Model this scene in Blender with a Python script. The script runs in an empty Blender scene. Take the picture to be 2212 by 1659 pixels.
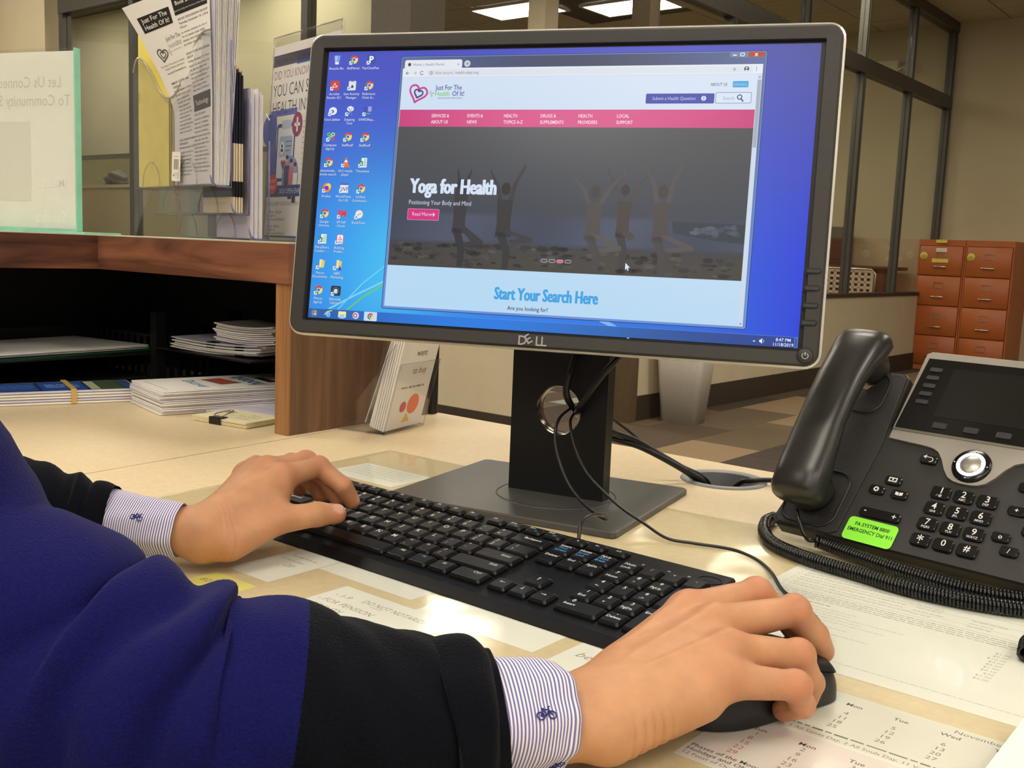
import bpy, bmesh, math, random
import numpy as np
from mathutils import Vector, Matrix, Euler
random.seed(7)
sc = bpy.context.scene
COL = sc.collection
PI = math.pi

# ---------------------------------------------------------------- camera, world, exposure
# desk top is z = 0, the office floor z = FZ, the ceiling z = CZ
FZ, CZ = -0.74, 2.60
CAM_PITCH, CAM_ROLL, CAM_H, CAM_F = 0.130322, 0.039913, 0.257416, 2223.9   # focal length in pixels of a 2212 wide frame
cam = bpy.data.objects.new('camera', bpy.data.cameras.new('camera'))
COL.objects.link(cam)
_F = Vector((0, math.cos(CAM_PITCH), -math.sin(CAM_PITCH)))
_U0 = Vector((1, 0, 0)).cross(_F)
_R = Vector((1, 0, 0)) * math.cos(CAM_ROLL) + _U0 * math.sin(CAM_ROLL)
_U = _R.cross(_F)
cam.matrix_world = Matrix(((_R.x, _U.x, -_F.x, 0), (_R.y, _U.y, -_F.y, 0), (_R.z, _U.z, -_F.z, CAM_H), (0, 0, 0, 1)))
cam.data.sensor_width = 36.0
cam.data.lens = CAM_F / 2212 * 36.0
cam.data.clip_start = 0.02
cam.data.clip_end = 100
sc.camera = cam

world = bpy.data.worlds.new('World'); sc.world = world
world.use_nodes = True
world.node_tree.nodes['Background'].inputs[0].default_value = (0.9, 0.82, 0.7, 1)
world.node_tree.nodes['Background'].inputs[1].default_value = 0.28
sc.view_settings.view_transform = 'Standard'
sc.view_settings.look = 'None'
sc.view_settings.gamma = 1
sc.view_settings.exposure = 0.55
sc.view_settings.use_curve_mapping = False
LAMP_COL = (1.0, 0.91, 0.78)
LAMP_STRENGTH = 13.0

# ---------------------------------------------------------------- helpers
def lin(c):
    c = c / 255.0
    return c / 12.92 if c <= 0.04045 else ((c + 0.055) / 1.055) ** 2.4
def S(r, g, b): return (lin(r), lin(g), lin(b))
def V(*a): return Vector(a)

MATS = {}
def mat(name, col, rough=0.5, metal=0.0, noise=0.06, nscale=40.0, bump=0.0, bscale=200.0, spec=0.5, coat=0.0, sheen=0.0, sss=0.0):
    if name in MATS: return MATS[name]
    m = bpy.data.materials.new(name); m.use_nodes = True
    nt = m.node_tree; b = nt.nodes['Principled BSDF']
    b.inputs['Roughness'].default_value = rough
    b.inputs['Metallic'].default_value = metal
    b.inputs['Specular IOR Level'].default_value = spec
    b.inputs['Coat Weight'].default_value = coat
    b.inputs['Sheen Weight'].default_value = sheen
    if sss:
        b.inputs['Subsurface Weight'].default_value = sss
        b.inputs['Subsurface Radius'].default_value = (0.006, 0.002, 0.001)
        b.inputs['Subsurface Scale'].default_value = 1.0
    tc = nt.nodes.new('ShaderNodeTexCoord')
    nz = nt.nodes.new('ShaderNodeTexNoise'); nz.inputs['Scale'].default_value = nscale; nz.inputs['Detail'].default_value = 5
    nt.links.new(tc.outputs['Object'], nz.inputs['Vector'])
    rp = nt.nodes.new('ShaderNodeValToRGB')
    rp.color_ramp.elements[0].position = 0.3; rp.color_ramp.elements[1].position = 0.7
    rp.color_ramp.elements[0].color = (*[max(0, c * (1 - noise)) for c in col], 1)
    rp.color_ramp.elements[1].color = (*[min(1, c * (1 + noise)) for c in col], 1)
    nt.links.new(nz.outputs['Fac'], rp.inputs['Fac'])
    nt.links.new(rp.outputs['Color'], b.inputs['Base Color'])
    if bump:
        n2 = nt.nodes.new('ShaderNodeTexNoise'); n2.inputs['Scale'].default_value = bscale; n2.inputs['Detail'].default_value = 4
        nt.links.new(tc.outputs['Object'], n2.inputs['Vector'])
        bp = nt.nodes.new('ShaderNodeBump'); bp.inputs['Strength'].default_value = bump; bp.inputs['Distance'].default_value = 0.001
        nt.links.new(n2.outputs['Fac'], bp.inputs['Height'])
        nt.links.new(bp.outputs['Normal'], b.inputs['Normal'])
    MATS[name] = m
    return m
def node(m, t): return m.node_tree.nodes.new(t)

def glassy(name, tint, rough=0.03, refl=0.5, ior=1.45):
    """thin clear acrylic / pane: transparent with a Fresnel reflection"""
    if name in MATS: return MATS[name]
    m = bpy.data.materials.new(name); m.use_nodes = True; nt = m.node_tree
    nt.nodes.remove(nt.nodes['Principled BSDF'])
    tr = nt.nodes.new('ShaderNodeBsdfTransparent'); tr.inputs[0].default_value = (*tint, 1)
    gl = nt.nodes.new('ShaderNodeBsdfGlossy'); gl.inputs['Roughness'].default_value = rough
    lw = nt.nodes.new('ShaderNodeLayerWeight'); lw.inputs['Blend'].default_value = 0.5
    fr = nt.nodes.new('ShaderNodeMath'); fr.operation = 'POWER'; fr.inputs[1].default_value = 4.5
    nt.links.new(lw.outputs['Facing'], fr.inputs[0])
    mu = nt.nodes.new('ShaderNodeMath'); mu.operation = 'MULTIPLY_ADD'; mu.inputs[1].default_value = refl*.8; mu.inputs[2].default_value = refl*.045
    mx = nt.nodes.new('ShaderNodeMixShader')
    nt.links.new(fr.outputs[0], mu.inputs[0]); nt.links.new(mu.outputs[0], mx.inputs[0])
    nt.links.new(tr.outputs[0], mx.inputs[1]); nt.links.new(gl.outputs[0], mx.inputs[2])
    nt.links.new(mx.outputs[0], nt.nodes['Material Output'].inputs[0])
    MATS[name] = m
    return m

def print_mat(name, emit=0.0, rough=0.6, spec=0.3):
    """flat print: colour comes from the mesh's own ink colours"""
    if name in MATS: return MATS[name]
    m = bpy.data.materials.new(name); m.use_nodes = True; nt = m.node_tree; b = nt.nodes['Principled BSDF']
    a = nt.nodes.new('ShaderNodeVertexColor'); a.layer_name = 'ink'
    b.inputs['Roughness'].default_value = rough; b.inputs['Specular IOR Level'].default_value = spec
    if emit:
        b.inputs['Base Color'].default_value = (0.012, 0.012, 0.013, 1)
        nt.links.new(a.outputs['Color'], b.inputs['Emission Color']); b.inputs['Emission Strength'].default_value = emit
    else:
        nt.links.new(a.outputs['Color'], b.inputs['Base Color'])
    MATS[name] = m
    return m

def emis(name, col, strength):
    if name in MATS: return MATS[name]
    m = bpy.data.materials.new(name); m.use_nodes = True; b = m.node_tree.nodes['Principled BSDF']
    b.inputs['Base Color'].default_value = (0.8, 0.8, 0.8, 1)
    b.inputs['Emission Color'].default_value = (*col, 1); b.inputs['Emission Strength'].default_value = strength
    MATS[name] = m
    return m

_TX = {}
def text_mesh(s, bold=0.0):
    """vertices (size 1, baseline at 0, left aligned) and faces of a line of lettering"""
    k = (s, bold)
    if k in _TX: return _TX[k]
    cu = bpy.data.curves.new('lettering', 'FONT'); cu.body = s; cu.size = 1.0; cu.resolution_u = 2; cu.offset = bold; cu.fill_mode = 'FRONT'
    ob = bpy.data.objects.new('lettering', cu)
    me = bpy.data.meshes.new_from_object(ob)
    n = len(me.vertices); co = np.zeros(n * 3); me.vertices.foreach_get('co', co); co = co.reshape(-1, 3)
    fs = [tuple(p.vertices) for p in me.polygons]
    w = (co[:, 0].max() if n else 0.0)
    bpy.data.objects.remove(ob); bpy.data.curves.remove(cu); bpy.data.meshes.remove(me)
    _TX[k] = (co[:, :2].copy(), fs, w)
    return _TX[k]

class MB:
    """collects shapes, links them as ONE mesh object"""
    def __init__(s): s.v = []; s.f = []; s.m = []; s.sm = []
    def mark(s): return len(s.v)
    def xf(s, M, start=0):
        for i in range(start, len(s.v)): s.v[i] = tuple(M @ Vector(s.v[i]))
    def add(s, vs, fs, mi=0, smooth=False):
        o = len(s.v); s.v += [tuple(v) for v in vs]
        for f in fs: s.f.append(tuple(i + o for i in f)); s.m.append(mi); s.sm.append(smooth)
        return o
    def box(s, x0, x1, y0, y1, z0, z1, mi=0):
        s.add([(x0,y0,z0),(x1,y0,z0),(x1,y1,z0),(x0,y1,z0),(x0,y0,z1),(x1,y0,z1),(x1,y1,z1),(x0,y1,z1)],
              [(0,3,2,1),(4,5,6,7),(0,1,5,4),(1,2,6,5),(2,3,7,6),(3,0,4,7)], mi)
    def rbox(s, x0, x1, y0, y1, z0, z1, r, seg=2, mi=0, taper=0.0):
        bm = bmesh.new(); bmesh.ops.create_cube(bm, size=1.0)
        for v in bm.verts:
            k = taper if v.co.z > 0 else 0
            v.co = ((x0+x1)/2 + v.co.x*(x1-x0-2*k), (y0+y1)/2 + v.co.y*(y1-y0-2*k), (z0+z1)/2 + v.co.z*(z1-z0))
        bmesh.ops.bevel(bm, geom=bm.edges[:], offset=r, segments=seg, profile=0.5, affect='EDGES')
        bm.verts.index_update()
        s.add([v.co for v in bm.verts], [[v.index for v in f.verts] for f in bm.faces], mi, True); bm.free()
    def prism(s, poly, z0, z1, mi=0):
        n = len(poly)
        s.add([(x, y, z0) for x, y in poly] + [(x, y, z1) for x, y in poly],
              [tuple(range(n))[::-1], tuple(range(n, 2*n))] + [(i, (i+1) % n, (i+1) % n + n, i + n) for i in range(n)], mi)
    def tube(s, pts, r, n=8, caps=True, mi=0, closed=False, flat=1.0):
        pts = [Vector(p) for p in pts]; N = len(pts)
        rs = r if isinstance(r, (list, tuple)) else [r] * N
        def tang(i):
            if closed: return (pts[(i+1) % N] - pts[i-1]).normalized()
            return (pts[min(i+1, N-1)] - pts[max(i-1, 0)]).normalized()
        t = tang(0); nrm = t.orthogonal().normalized(); vs = []
        for i in range(N):
            t2 = tang(i); q = t.rotation_difference(t2); nrm = (q @ nrm).normalized(); t = t2; b = t.cross(nrm)
            for k in range(n):
                a = 2*PI*k/n; vs.append(pts[i] + nrm*(math.cos(a)*rs[i]) + b*(math.sin(a)*rs[i]*flat))
        fs = []
        for i in range(N if closed else N-1):
            for k in range(n):
                a = i*n+k; b2 = i*n+(k+1) % n; j = ((i+1) % N)*n
                fs.append((a, b2, j+(k+1) % n, j+k))
        if caps and not closed: fs += [tuple(range(n))[::-1], tuple(range((N-1)*n, N*n))]
        s.add(vs, fs, mi, True)
    def lathe(s, prof, n=32, mi=0, smooth=True):
        vs = []; m = len(prof)
        for k in range(n):
            a = 2*PI*k/n
            for r, z in prof: vs.append((r*math.cos(a), r*math.sin(a), z))
        s.add(vs, [(k*m+i, ((k+1) % n)*m+i, ((k+1) % n)*m+i+1, k*m+i+1) for k in range(n) for i in range(m-1)], mi, smooth)
    def disc(s, c, r, z, n=24, mi=0, ry=None):
        ry = ry or r
        s.add([(c[0]+r*math.cos(2*PI*k/n), c[1]+ry*math.sin(2*PI*k/n), z) for k in range(n)], [tuple(range(n))], mi)
    def text(s, t, x, y, z, size, mi=0, align='C', bold=0.0, xs=1.0, rot=0.0):
        co, fs, w = text_mesh(t, bold)
        ox = {'L': 0, 'C': -w/2, 'R': -w}[align]; c, sn = math.cos(rot), math.sin(rot)
        vs = [(x + ((p[0]+ox)*c*xs - p[1]*sn)*size, y + ((p[0]+ox)*sn*xs + p[1]*c)*size, z) for p in co]
        s.add(vs, fs, mi)
    def build(s, name, mats, parent=None, label=None, smooth_all=False):
        me = bpy.data.meshes.new(name)
        me.from_pydata(s.v, [], s.f); me.update()
        if not isinstance(mats, (list, tuple)): mats = [mats]
        for m in mats: me.materials.append(m)
        me.polygons.foreach_set('material_index', s.m)
        me.polygons.foreach_set('use_smooth', [True]*len(s.f) if smooth_all else s.sm)
        return link(name, me, parent, label)
def link(name, me, parent=None, label=None):
    o = bpy.data.objects.new(name, me); COL.objects.link(o)
    if parent: o.parent = parent
    if label: o['label'] = label
    return o
def tag(o, label, cat, group=None, kind=None):
    if kind: o['kind'] = kind
    o['label'] = label
    if cat: o['category'] = cat
    if group: o['group'] = group
    return o
def thing(name, label, cat, loc=(0,0,0), rot=(0,0,0), group=None):
    o = bpy.data.objects.new(name, None); COL.objects.link(o); o.empty_display_size = 0.05
    o.location = loc; o.rotation_euler = rot
    return tag(o, label, cat, group)
def struct(name, mb, m, label=None):
    o = mb.build(name, m); o['kind'] = 'structure'
    if label: o['label'] = label
    return o
def place(o, loc, rot=(0,0,0)): o.location = loc; o.rotation_euler = rot; return o
def rad(*a): return tuple(math.radians(x) for x in a)

class Print:
    """flat ink on a page; page units, x right, y down"""
    def __init__(s, w, h, mw): s.w, s.h, s.k = w, h, mw/w; s.v = []; s.f = []; s.c = []
    def _p(s, x, y, z): return ((x - s.w/2)*s.k, (s.h/2 - y)*s.k, z*s.dz)
    dz = 0.00004
    def poly(s, pts, col, z=1):
        o = len(s.v); s.v += [s._p(x, y, z) for x, y in pts]; s.f.append(tuple(range(o, o+len(pts)))[::-1])
        s.c += ([col]*len(pts) if not isinstance(col, list) else col)
    def rect(s, x0, y0, x1, y1, col, z=1): s.poly([(x0,y0),(x1,y0),(x1,y1),(x0,y1)], col, z)
    def rrect(s, x0, y0, x1, y1, r, col, z=1):
        pts = []
        for cx, cy, a0 in ((x1-r, y0+r, -90), (x1-r, y1-r, 0), (x0+r, y1-r, 90), (x0+r, y0+r, 180)):
            for k in range(4): a = math.radians(a0+30*k); pts.append((cx+r*math.cos(a), cy+r*math.sin(a)))
        s.poly(pts, col, z)
    def circ(s, x, y, r, col, z=1, n=20, ry=None, a0=0, a1=360):
        ry = ry or r; full = (a1-a0) >= 360
        pts = [(x+r*math.cos(math.radians(a0+(a1-a0)*k/(n if full else n-1))), y+ry*math.sin(math.radians(a0+(a1-a0)*k/(n if full else n-1)))) for k in range(n)]
        if not full: pts.append((x, y))
        s.poly(pts, col, z)
    def line(s, pts, w, col, z=1):
        for (x0,y0),(x1,y1) in zip(pts, pts[1:]):
            dx, dy = x1-x0, y1-y0; L = math.hypot(dx, dy) or 1; nx, ny = -dy/L*w/2, dx/L*w/2
            s.poly([(x0+nx,y0+ny),(x1+nx,y1+ny),(x1-nx,y1-ny),(x0-nx,y0-ny)], col, z)
    def grid(s, x0, y0, x1, y1, nx, ny, fn, z=0):
        o = len(s.v)
        for j in range(ny+1):
            for i in range(nx+1):
                x = x0+(x1-x0)*i/nx; y = y0+(y1-y0)*j/ny; s.v.append(s._p(x, y, z)); s.c.append(fn(x, y))
        for j in range(ny):
            for i in range(nx):
                a = o+j*(nx+1)+i; s.f.append((a, a+nx+1, a+nx+2, a+1))
    def text(s, t, x, y, size, col, z=2, align='L', bold=0.0, xs=1.0, rot=0.0, shear=0.0):
        co, fs, w = text_mesh(t, bold); o = len(s.v)
        ox = {'L': 0, 'C': -w/2, 'R': -w}[align]; c, sn = math.cos(rot), math.sin(rot)
        for px, py in co:
            X = (px+ox+py*shear)*xs*size; Y = py*size
            s.v.append(s._p(x + X*c + Y*sn, y + X*sn - Y*c, z)); s.c.append(col)
        s.f += [tuple(i+o for i in f) for f in fs]
    def words(s, x0, y, x1, h, col, z=2, seed=0):
        """a line of small print too fine to read"""
        r = random.Random(seed); x = x0
        while x < x1:
            w = r.uniform(1.2, 5) * h
            s.rect(x, y, min(x+w, x1), y+h*r.uniform(.55, .8), col, z); x += w + h*.6
    def build(s, name, m, parent=None, label=None):
        me = bpy.data.meshes.new(name); me.from_pydata(s.v, [], s.f); me.update()
        ca = me.color_attributes.new('ink', 'FLOAT_COLOR', 'POINT')
        ca.data.foreach_set('color', np.array([(*c[:3], 1.0) for c in s.c], dtype=np.float32).ravel())
        me.materials.append(m)
        return link(name, me, parent, label)

# directions of the building: U runs along the desk front, N away from it
AU = math.radians(-39.0)
UX = V(math.cos(AU), math.sin(AU), 0); UN = V(-math.sin(AU), math.cos(AU), 0)
# ---------------------------------------------------------------- room structure
def wood(name, c0, c1, scale=(2.2, 30, 30), rough=0.42, dark=None):
    m = mat(name, c0, rough, noise=0.0)
    nt = m.node_tree; b = nt.nodes['Principled BSDF']
    tc = node(m, 'ShaderNodeTexCoord'); mp = node(m, 'ShaderNodeMapping'); mp.inputs['Scale'].default_value = scale
    n1 = node(m, 'ShaderNodeTexNoise'); n1.inputs['Scale'].default_value = 1.0; n1.inputs['Detail'].default_value = 8; n1.inputs['Distortion'].default_value = 1.3
    rp = node(m, 'ShaderNodeValToRGB'); cr = rp.color_ramp
    cr.elements[0].position = 0.30; cr.elements[0].color = (*(dark or [x*.5 for x in c0]), 1)
    cr.elements[1].position = 0.72; cr.elements[1].color = (*c1, 1)
    e = cr.elements.new(0.5); e.color = (*c0, 1)
    nt.links.new(tc.outputs['Object'], mp.inputs['Vector']); nt.links.new(mp.outputs[0], n1.inputs['Vector'])
    nt.links.new(n1.outputs['Fac'], rp.inputs['Fac']); nt.links.new(rp.outputs['Color'], b.inputs['Base Color'])
    n2 = node(m, 'ShaderNodeTexNoise'); n2.inputs['Scale'].default_value = 6.0; n2.inputs['Detail'].default_value = 6
    nt.links.new(mp.outputs[0], n2.inputs['Vector'])
    bp = node(m, 'ShaderNodeBump'); bp.inputs['Strength'].default_value = 0.08; bp.inputs['Distance'].default_value = 0.001
    nt.links.new(n2.outputs['Fac'], bp.inputs['Height']); nt.links.new(bp.outputs['Normal'], b.inputs['Normal'])
    return m

M_wall = mat('beige_wall_paint', S(196, 182, 148), 0.85, noise=0.03, nscale=3, bump=0.1, bscale=150)
M_wall2 = mat('olive_wall_paint', S(142, 136, 110), 0.85, noise=0.04, nscale=2, bump=0.1, bscale=150)
M_lowwall = mat('cream_partition_board', S(212, 199, 166), 0.8, noise=0.03, nscale=6, bump=0.1, bscale=250)
M_base = mat('dark_brown_baseboard', S(62, 52, 40), 0.6, noise=0.08)
M_frame = mat('dark_bronze_mullion', S(84, 80, 72), 0.45, metal=0.3, noise=0.06)
M_frame2 = mat('brown_end_post', S(96, 80, 58), 0.5, noise=0.08)
M_pane = glassy('partition_glass', (0.95, 0.96, 0.93), 0.02, .8)
M_ceil = mat('ceiling_tile_board', S(206, 194, 164), 0.9, noise=0.06, nscale=60, bump=0.3, bscale=300)
M_ceilgap = mat('ceiling_grid', S(92, 86, 70), 0.8)
M_post = mat('painted_column', S(214, 200, 168), 0.7, noise=0.03)

# carpet: a bed with planks laid in rows along the building's N axis
mb = MB(); mb.box(-9, 14, -6, 16, FZ-0.08, FZ-0.004)
M_bed = mat('carpet_bed', S(88, 74, 56), 0.95, noise=0.15, nscale=2.5, bump=0.4, bscale=400)
floor = struct('floor', mb, M_bed, 'brown and beige patterned carpet floor')
cp = [mat('carpet_dark', S(66, 55, 43), .97, noise=.25, nscale=300, bump=.5, bscale=500), mat('carpet_mid', S(100, 84, 62), .97, noise=.25, nscale=300, bump=.5, bscale=500),
      mat('carpet_tan', S(140, 118, 88), .97, noise=.22, nscale=300, bump=.5, bscale=500), mat('carpet_brown', S(82, 68, 51), .97, noise=.25, nscale=300, bump=.5, bscale=500),
      mat('carpet_teal', S(142, 150, 138), .97, noise=.2, nscale=300, bump=.5, bscale=500)]
PL = []
for k, m in enumerate(cp):
    q = MB(); w = 0.45; d = 0.14 if k == 4 else 0.40
    q.box(-w+.002, w-.002, -d/2+.001, d/2-.001, -.004, .004); me_o = q.build('carpet_plank', m); PL.append(me_o.data); bpy.data.objects.remove(me_o)
rr = random.Random(3); npl = 0
for j in range(-22, 26):
    off = rr.choice([0, .33, .5, .7])
    for i in range(-3, 12):
        c = V(1.6, 6.6, FZ) + UX*(j*0.40) + UN*((i+off)*.9 - 3)
        if not (3.4 < c.y < 9.9 and -1.2 < c.x < 4.6): continue
        k = rr.choices([0, 1, 2, 3], [3, 3, 3, 2])[0]
        o = link('carpet_plank', PL[k], floor); o.location = c; o.rotation_euler = (0, 0, AU+PI/2); npl += 1
        if rr.random() < .16:
            o = link('carpet_accent', PL[4], floor); o.location = c + V(0, 0, .0012) + UX*.13; o.rotation_euler = (0, 0, AU+PI/2)

# ceiling with lay-in tiles
mb = MB(); mb.box(-9, 14, -6, 16, CZ+.012, CZ+.10)
ceiling = struct('ceiling', mb, M_ceilgap, 'suspended ceiling of square tiles')
q = MB(); q.box(-.298, .298, -.298, .298, 0, .014); t_o = q.build('ceiling_tile', M_ceil); tme = t_o.data; bpy.data.objects.remove(t_o)
LIGHTS = [(-.08, 10.55, 0), (1.0, 10.2, 0), (2.12, 8.25, 1), (-.6, 7.4, 0), (1.6, 5.0, 0), (-1.5, 4.3, 0), (.5, 2.4, 0), (-2.4, 1.9, 0), (3.4, 2.9, 0), (-.9, -.3, 0), (1.9, -.4, 0), (4.6, 5.6, 0), (-4.0, 5.6, 0), (-3.6, -.8, 0), (.4, -2.8, 0), (-2.2, 8.9, 0), (-1.4, -2.4, 0), (2.2, -2.8, 0), (0, -4.9, 0), (-2.6, -4.3, 0), (2.9, -4.7, 0), (4.6, -1.6, 0), (-3.5, 9.5, 0), (-4.9, 10.6, 0), (-4.5, 7.0, 0)]  # last ones, behind camera and left glass, added to brighten upright surfaces
for j in range(-14, 16):
    for i in range(-14, 15):
        c = V(1.2, 10.3, CZ) + UX*(j*.61) + UN*(i*.61)
        if not (8.9 < c.y < 14.5 and -2.6 < c.x < 6.2): continue
        if any(abs((c - V(x, y, CZ)).dot(UX)) < .6 and abs((c - V(x, y, CZ)).dot(UN)) < .42 for x, y, _ in LIGHTS): continue
        o = link('ceiling_tile', tme, ceiling); o.location = c; o.rotation_euler = (0, 0, AU)
q = MB(); q.box(-8, 12, -6, 9.45, CZ-.002, CZ+.012); bd = q.build('ceiling_board', M_ceil, ceiling); bd['kind'] = 'stuff'

# lay-in ceiling lights
def ceiling_light(x, y, lab):
    t = thing('ceiling_light', lab, 'ceiling light', (x, y, CZ-.004), (0, 0, AU), 'ceiling lights')
    f = MB()
    for a in ((-.61, .61, -.31, -.27), (-.61, .61, .27, .31), (-.61, -.57, -.27, .27), (.57, .61, -.27, .27)): f.box(*a, -.012, .010)
    f.build('frame', mat('white_enamel', S(225, 220, 205), .5), t)
    d = MB(); d.box(-.57, .57, -.27, .27, -.006, .006); d.build('diffuser', emis('lamp_diffuser', LAMP_COL, LAMP_STRENGTH), t)
    return t
for k, (x, y, g) in enumerate(LIGHTS):
    cl = ceiling_light(x, y, ['lit ceiling light above the monitor, left of the column', 'lit ceiling light above the monitor, right of the column'][k] if k < 2 else 'unseen ceiling light over the office, of a set partly added to brighten walls')
    if k < 2: cl.scale = (.72, .85, 1)

# far wall behind cabinets and glass office
WO = V(4.19, 10.43, 0)
def slab(a, b, z0, z1, th, m, mb=None, side=1):
    """upright slab on ground line a-b, thickness th to the left of a->b"""
    d = (Vector(b)-Vector(a)); L = d.length; q = MB(); q.box(0, L, 0, th*side, z0, z1) if side > 0 else q.box(0, L, th*side, 0, z0, z1)
    M = Matrix.Translation((a[0], a[1], 0)) @ Matrix.Rotation(math.atan2(d.y, d.x), 4, 'Z')
    q.xf(M)
    if mb is not None: mb.add(q.v, q.f); return mb
    return q
a = WO + UX*8; b = WO - UX*7
struct('wall_back', slab((b.x, b.y, 0), (a.x, a.y, 0), FZ, CZ, .12, None), M_wall, 'plain beige wall behind the filing cabinets')
# wall behind the left glass partition
LP0 = V(-.2, 5.37, 0)
a = LP0 - UX*2.3 + UN*2.0; b = LP0 - UX*9 + UN*2.0
struct('wall_left', slab((b.x, b.y, 0), (a.x, a.y, 0), FZ, CZ, .12, None), M_wall2, 'olive beige wall behind the left glass partition')

a = LP0 - UX*(4.60-.32); b = LP0 - UX*9
struct('wall_side', slab((a.x, a.y, 0), (b.x, b.y, 0), FZ, CZ, .12, None), M_wall, 'plain wall left of the glass partition')
# glass partition on the right: low wall, baseboard, sill, mullions, rail, panes
def partition(name, lab, P0, d, L, mull, g0=0.0, rail=(1.78, 1.90)):
    t = thing(name, lab, 'partition', (P0.x, P0.y, FZ), (0, 0, math.atan2(d.y, d.x)))
    z0 = -FZ
    q = MB(); q.box(0, L, -.04, .04, .15, z0-.03); q.build('low_wall', M_lowwall, t)
    q = MB(); q.box(0, L, -.052, .052, 0, .155); q.build('baseboard', M_base, t)
    q = MB(); q.box(0, L, -.055, .055, z0-.03, z0); q.build('sill', M_base, t)
    q = MB(); q.box(g0, L, -.04, .04, rail[0]+z0, rail[1]+z0); q.build('rail', M_frame, t)
    q = MB(); q.box(g0, L, -.05, .05, CZ+z0-.09, CZ+z0); q.build('head_rail', M_frame, t)
    for s in mull:
        q = MB(); q.box(s-.028, s+.028, -.035, .035, z0, CZ+z0-.09); q.box(s-.006, s+.006, -.043, -.035, z0, rail[0]+z0); q.box(s-.006, s+.006, -.043, -.035, rail[1]+z0, CZ+z0-.09); q.build('mullion', M_frame, t)
    ms = sorted(mull)
    for s0, s1 in zip(ms, ms[1:]):
        for za, zb in ((z0, rail[0]+z0), (rail[1]+z0, CZ+z0-.09)):
            q = MB(); q.box(s0+.028, s1-.028, -.004, .004, za, zb); q.build('pane', M_pane, t)
    return t
RD = (V(4.17, 10.405, 0) - V(.70, 6.11, 0)); RL = RD.length; RD.normalize()
pr_ = partition('glass_partition', 'glass office partition with dark mullions over a low cream wall, left of the filing cabinets', V(.70, 6.11, 0), RD, RL, [0.03] + [RL - .03 - 1.13*k for k in range(5)])
q = MB(); q.box(-.09, 0, -.06, .06, 0, CZ-FZ); q.build('end_post', M_frame2, pr_)
LD = -UX
E0 = LP0 + UX*.32
pl_ = partition('glass_partition', 'glass partition with dark mullions behind the counter leaflets', E0, LD, 4.56, [1.06, 1.7, 2.62, 3.56, 4.53], g0=.9, rail=(1.87, 2.0))
q = MB(); q.box(.76, 1.06, -.16, .10, -FZ, CZ-FZ); q.box(.86, .90, -.175, -.16, -FZ, CZ-FZ); q.build('boxed_post', mat('dark_brown_post', S(86, 78, 64), .55, noise=.06), pl_)
# painted column standing in the office
q = MB(); q.box(-.09, .09, -.09, .09, 0, CZ-FZ); q.box(-.10, .10, -.10, .10, 0, .12)
o = place(q.build('column', M_post), (.14, 9.0, FZ), (0, 0, AU)); tag(o, 'pale painted square column rising behind the top of the monitor', 'column')

# ---------------------------------------------------------------- filing cabinets
M_cab = mat('orange_enamel', S(184, 100, 48), .42, noise=.05, nscale=6)
M_chrome = mat('satin_chrome', S(215, 205, 190), .25, metal=1.0, noise=.03)
M_yel = mat('yellow_paper', S(236, 214, 96), .7)
M_ivory = mat('ivory_paper', S(236, 226, 196), .7)
def cabinet(loc, lab, notes):
    t = thing('filing_cabinet', lab, 'filing cabinet', loc, (0, 0, AU), 'orange filing cabinets')
    W, D, H = .425, .62, 1.245
    q = MB(); q.box(0, W, .012, D, 0, H); q.box(0, W, 0, .012, H-.055, H); q.box(0, .012, 0, .012, 0, H-.055); q.box(W-.012, W, 0, .012, 0, H-.055); q.box(.012, W-.012, 0, .012, 0, .05)
    q.build('body', [M_cab], t)
    h = (H-.055-.05)/4
    for k in range(4):
        z0 = .05 + k*h; q = MB(); q.rbox(.016, W-.016, -.012, .014, z0+.004, z0+h-.004, .004, 1); d = q.build('drawer', M_cab, t)
        zc = z0 + h*.68; xc = W*.5
        f = MB()
        for a in ((xc-.045, xc+.045, zc+.022, zc+.028), (xc-.045, xc+.045, zc-.028, zc-.022), (xc-.045, xc-.039, zc-.022, zc+.022), (xc+.039, xc+.045, zc-.022, zc+.022)): f.box(a[0], a[1], -.018, -.012, a[2], a[3])
        f.build('card_frame', M_chrome, d)
        g = MB(); zh = z0 + h*.30
        g.rbox(xc-.06, xc+.06, -.036, -.026, zh-.007, zh+.007, .003, 1); g.box(xc-.055, xc-.045, -.027, -.012, zh-.006, zh+.004); g.box(xc+.045, xc+.055, -.027, -.012, zh-.006, zh+.004)
        g.build('handle', M_chrome, d)
    q = MB(); q.lathe([(0, -.004), (.008, -.004), (.008, .002)], 12); q.xf(Matrix.Translation((W-.03, 0, H-.027)) @ Matrix.Rotation(PI/2, 4, 'X')); q.build('lock', M_chrome, t)
    q = MB(); q.lathe([(0, .003), (.036, .003), (.036, 0)], 24); q.xf(Matrix.Translation((.055, -.0125, H-.155)) @ Matrix.Rotation(PI/2, 4, 'X')); st = q.build('sticker', M_yel, t, 'round yellow sticker with small print')
    P = Print(100, 100, .072)
    for k, s in enumerate(('DO', 'RETURN', 'TO FILE')): P.text(s, 50, 40+k*16, 15, S(60, 50, 20), 1, 'C', .01)
    o = P.build('sticker_print', print_mat('paper_print'), st); o.location = (.055, -.0162, H-.155); o.rotation_euler = (PI/2, 0, 0)
    if notes:
        for (xa, xb, za, zb, m) in ((.16, .26, H-.03, H+.0, M_yel), (.165, .265, H-.115, H-.078, M_ivory), (.135, .285, H-.215, H-.178, M_yel)):
            q = MB(); q.box(xa, xb, -.0185, -.0165, za, zb); q.build('paper_label', m, t)
    return t
c0 = V(3.857, 10.0, FZ)
cabinet(tuple(c0), 'orange four drawer filing cabinet with paper labels, next to the glass partition', True)
c1 = c0 + UX*.43
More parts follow.
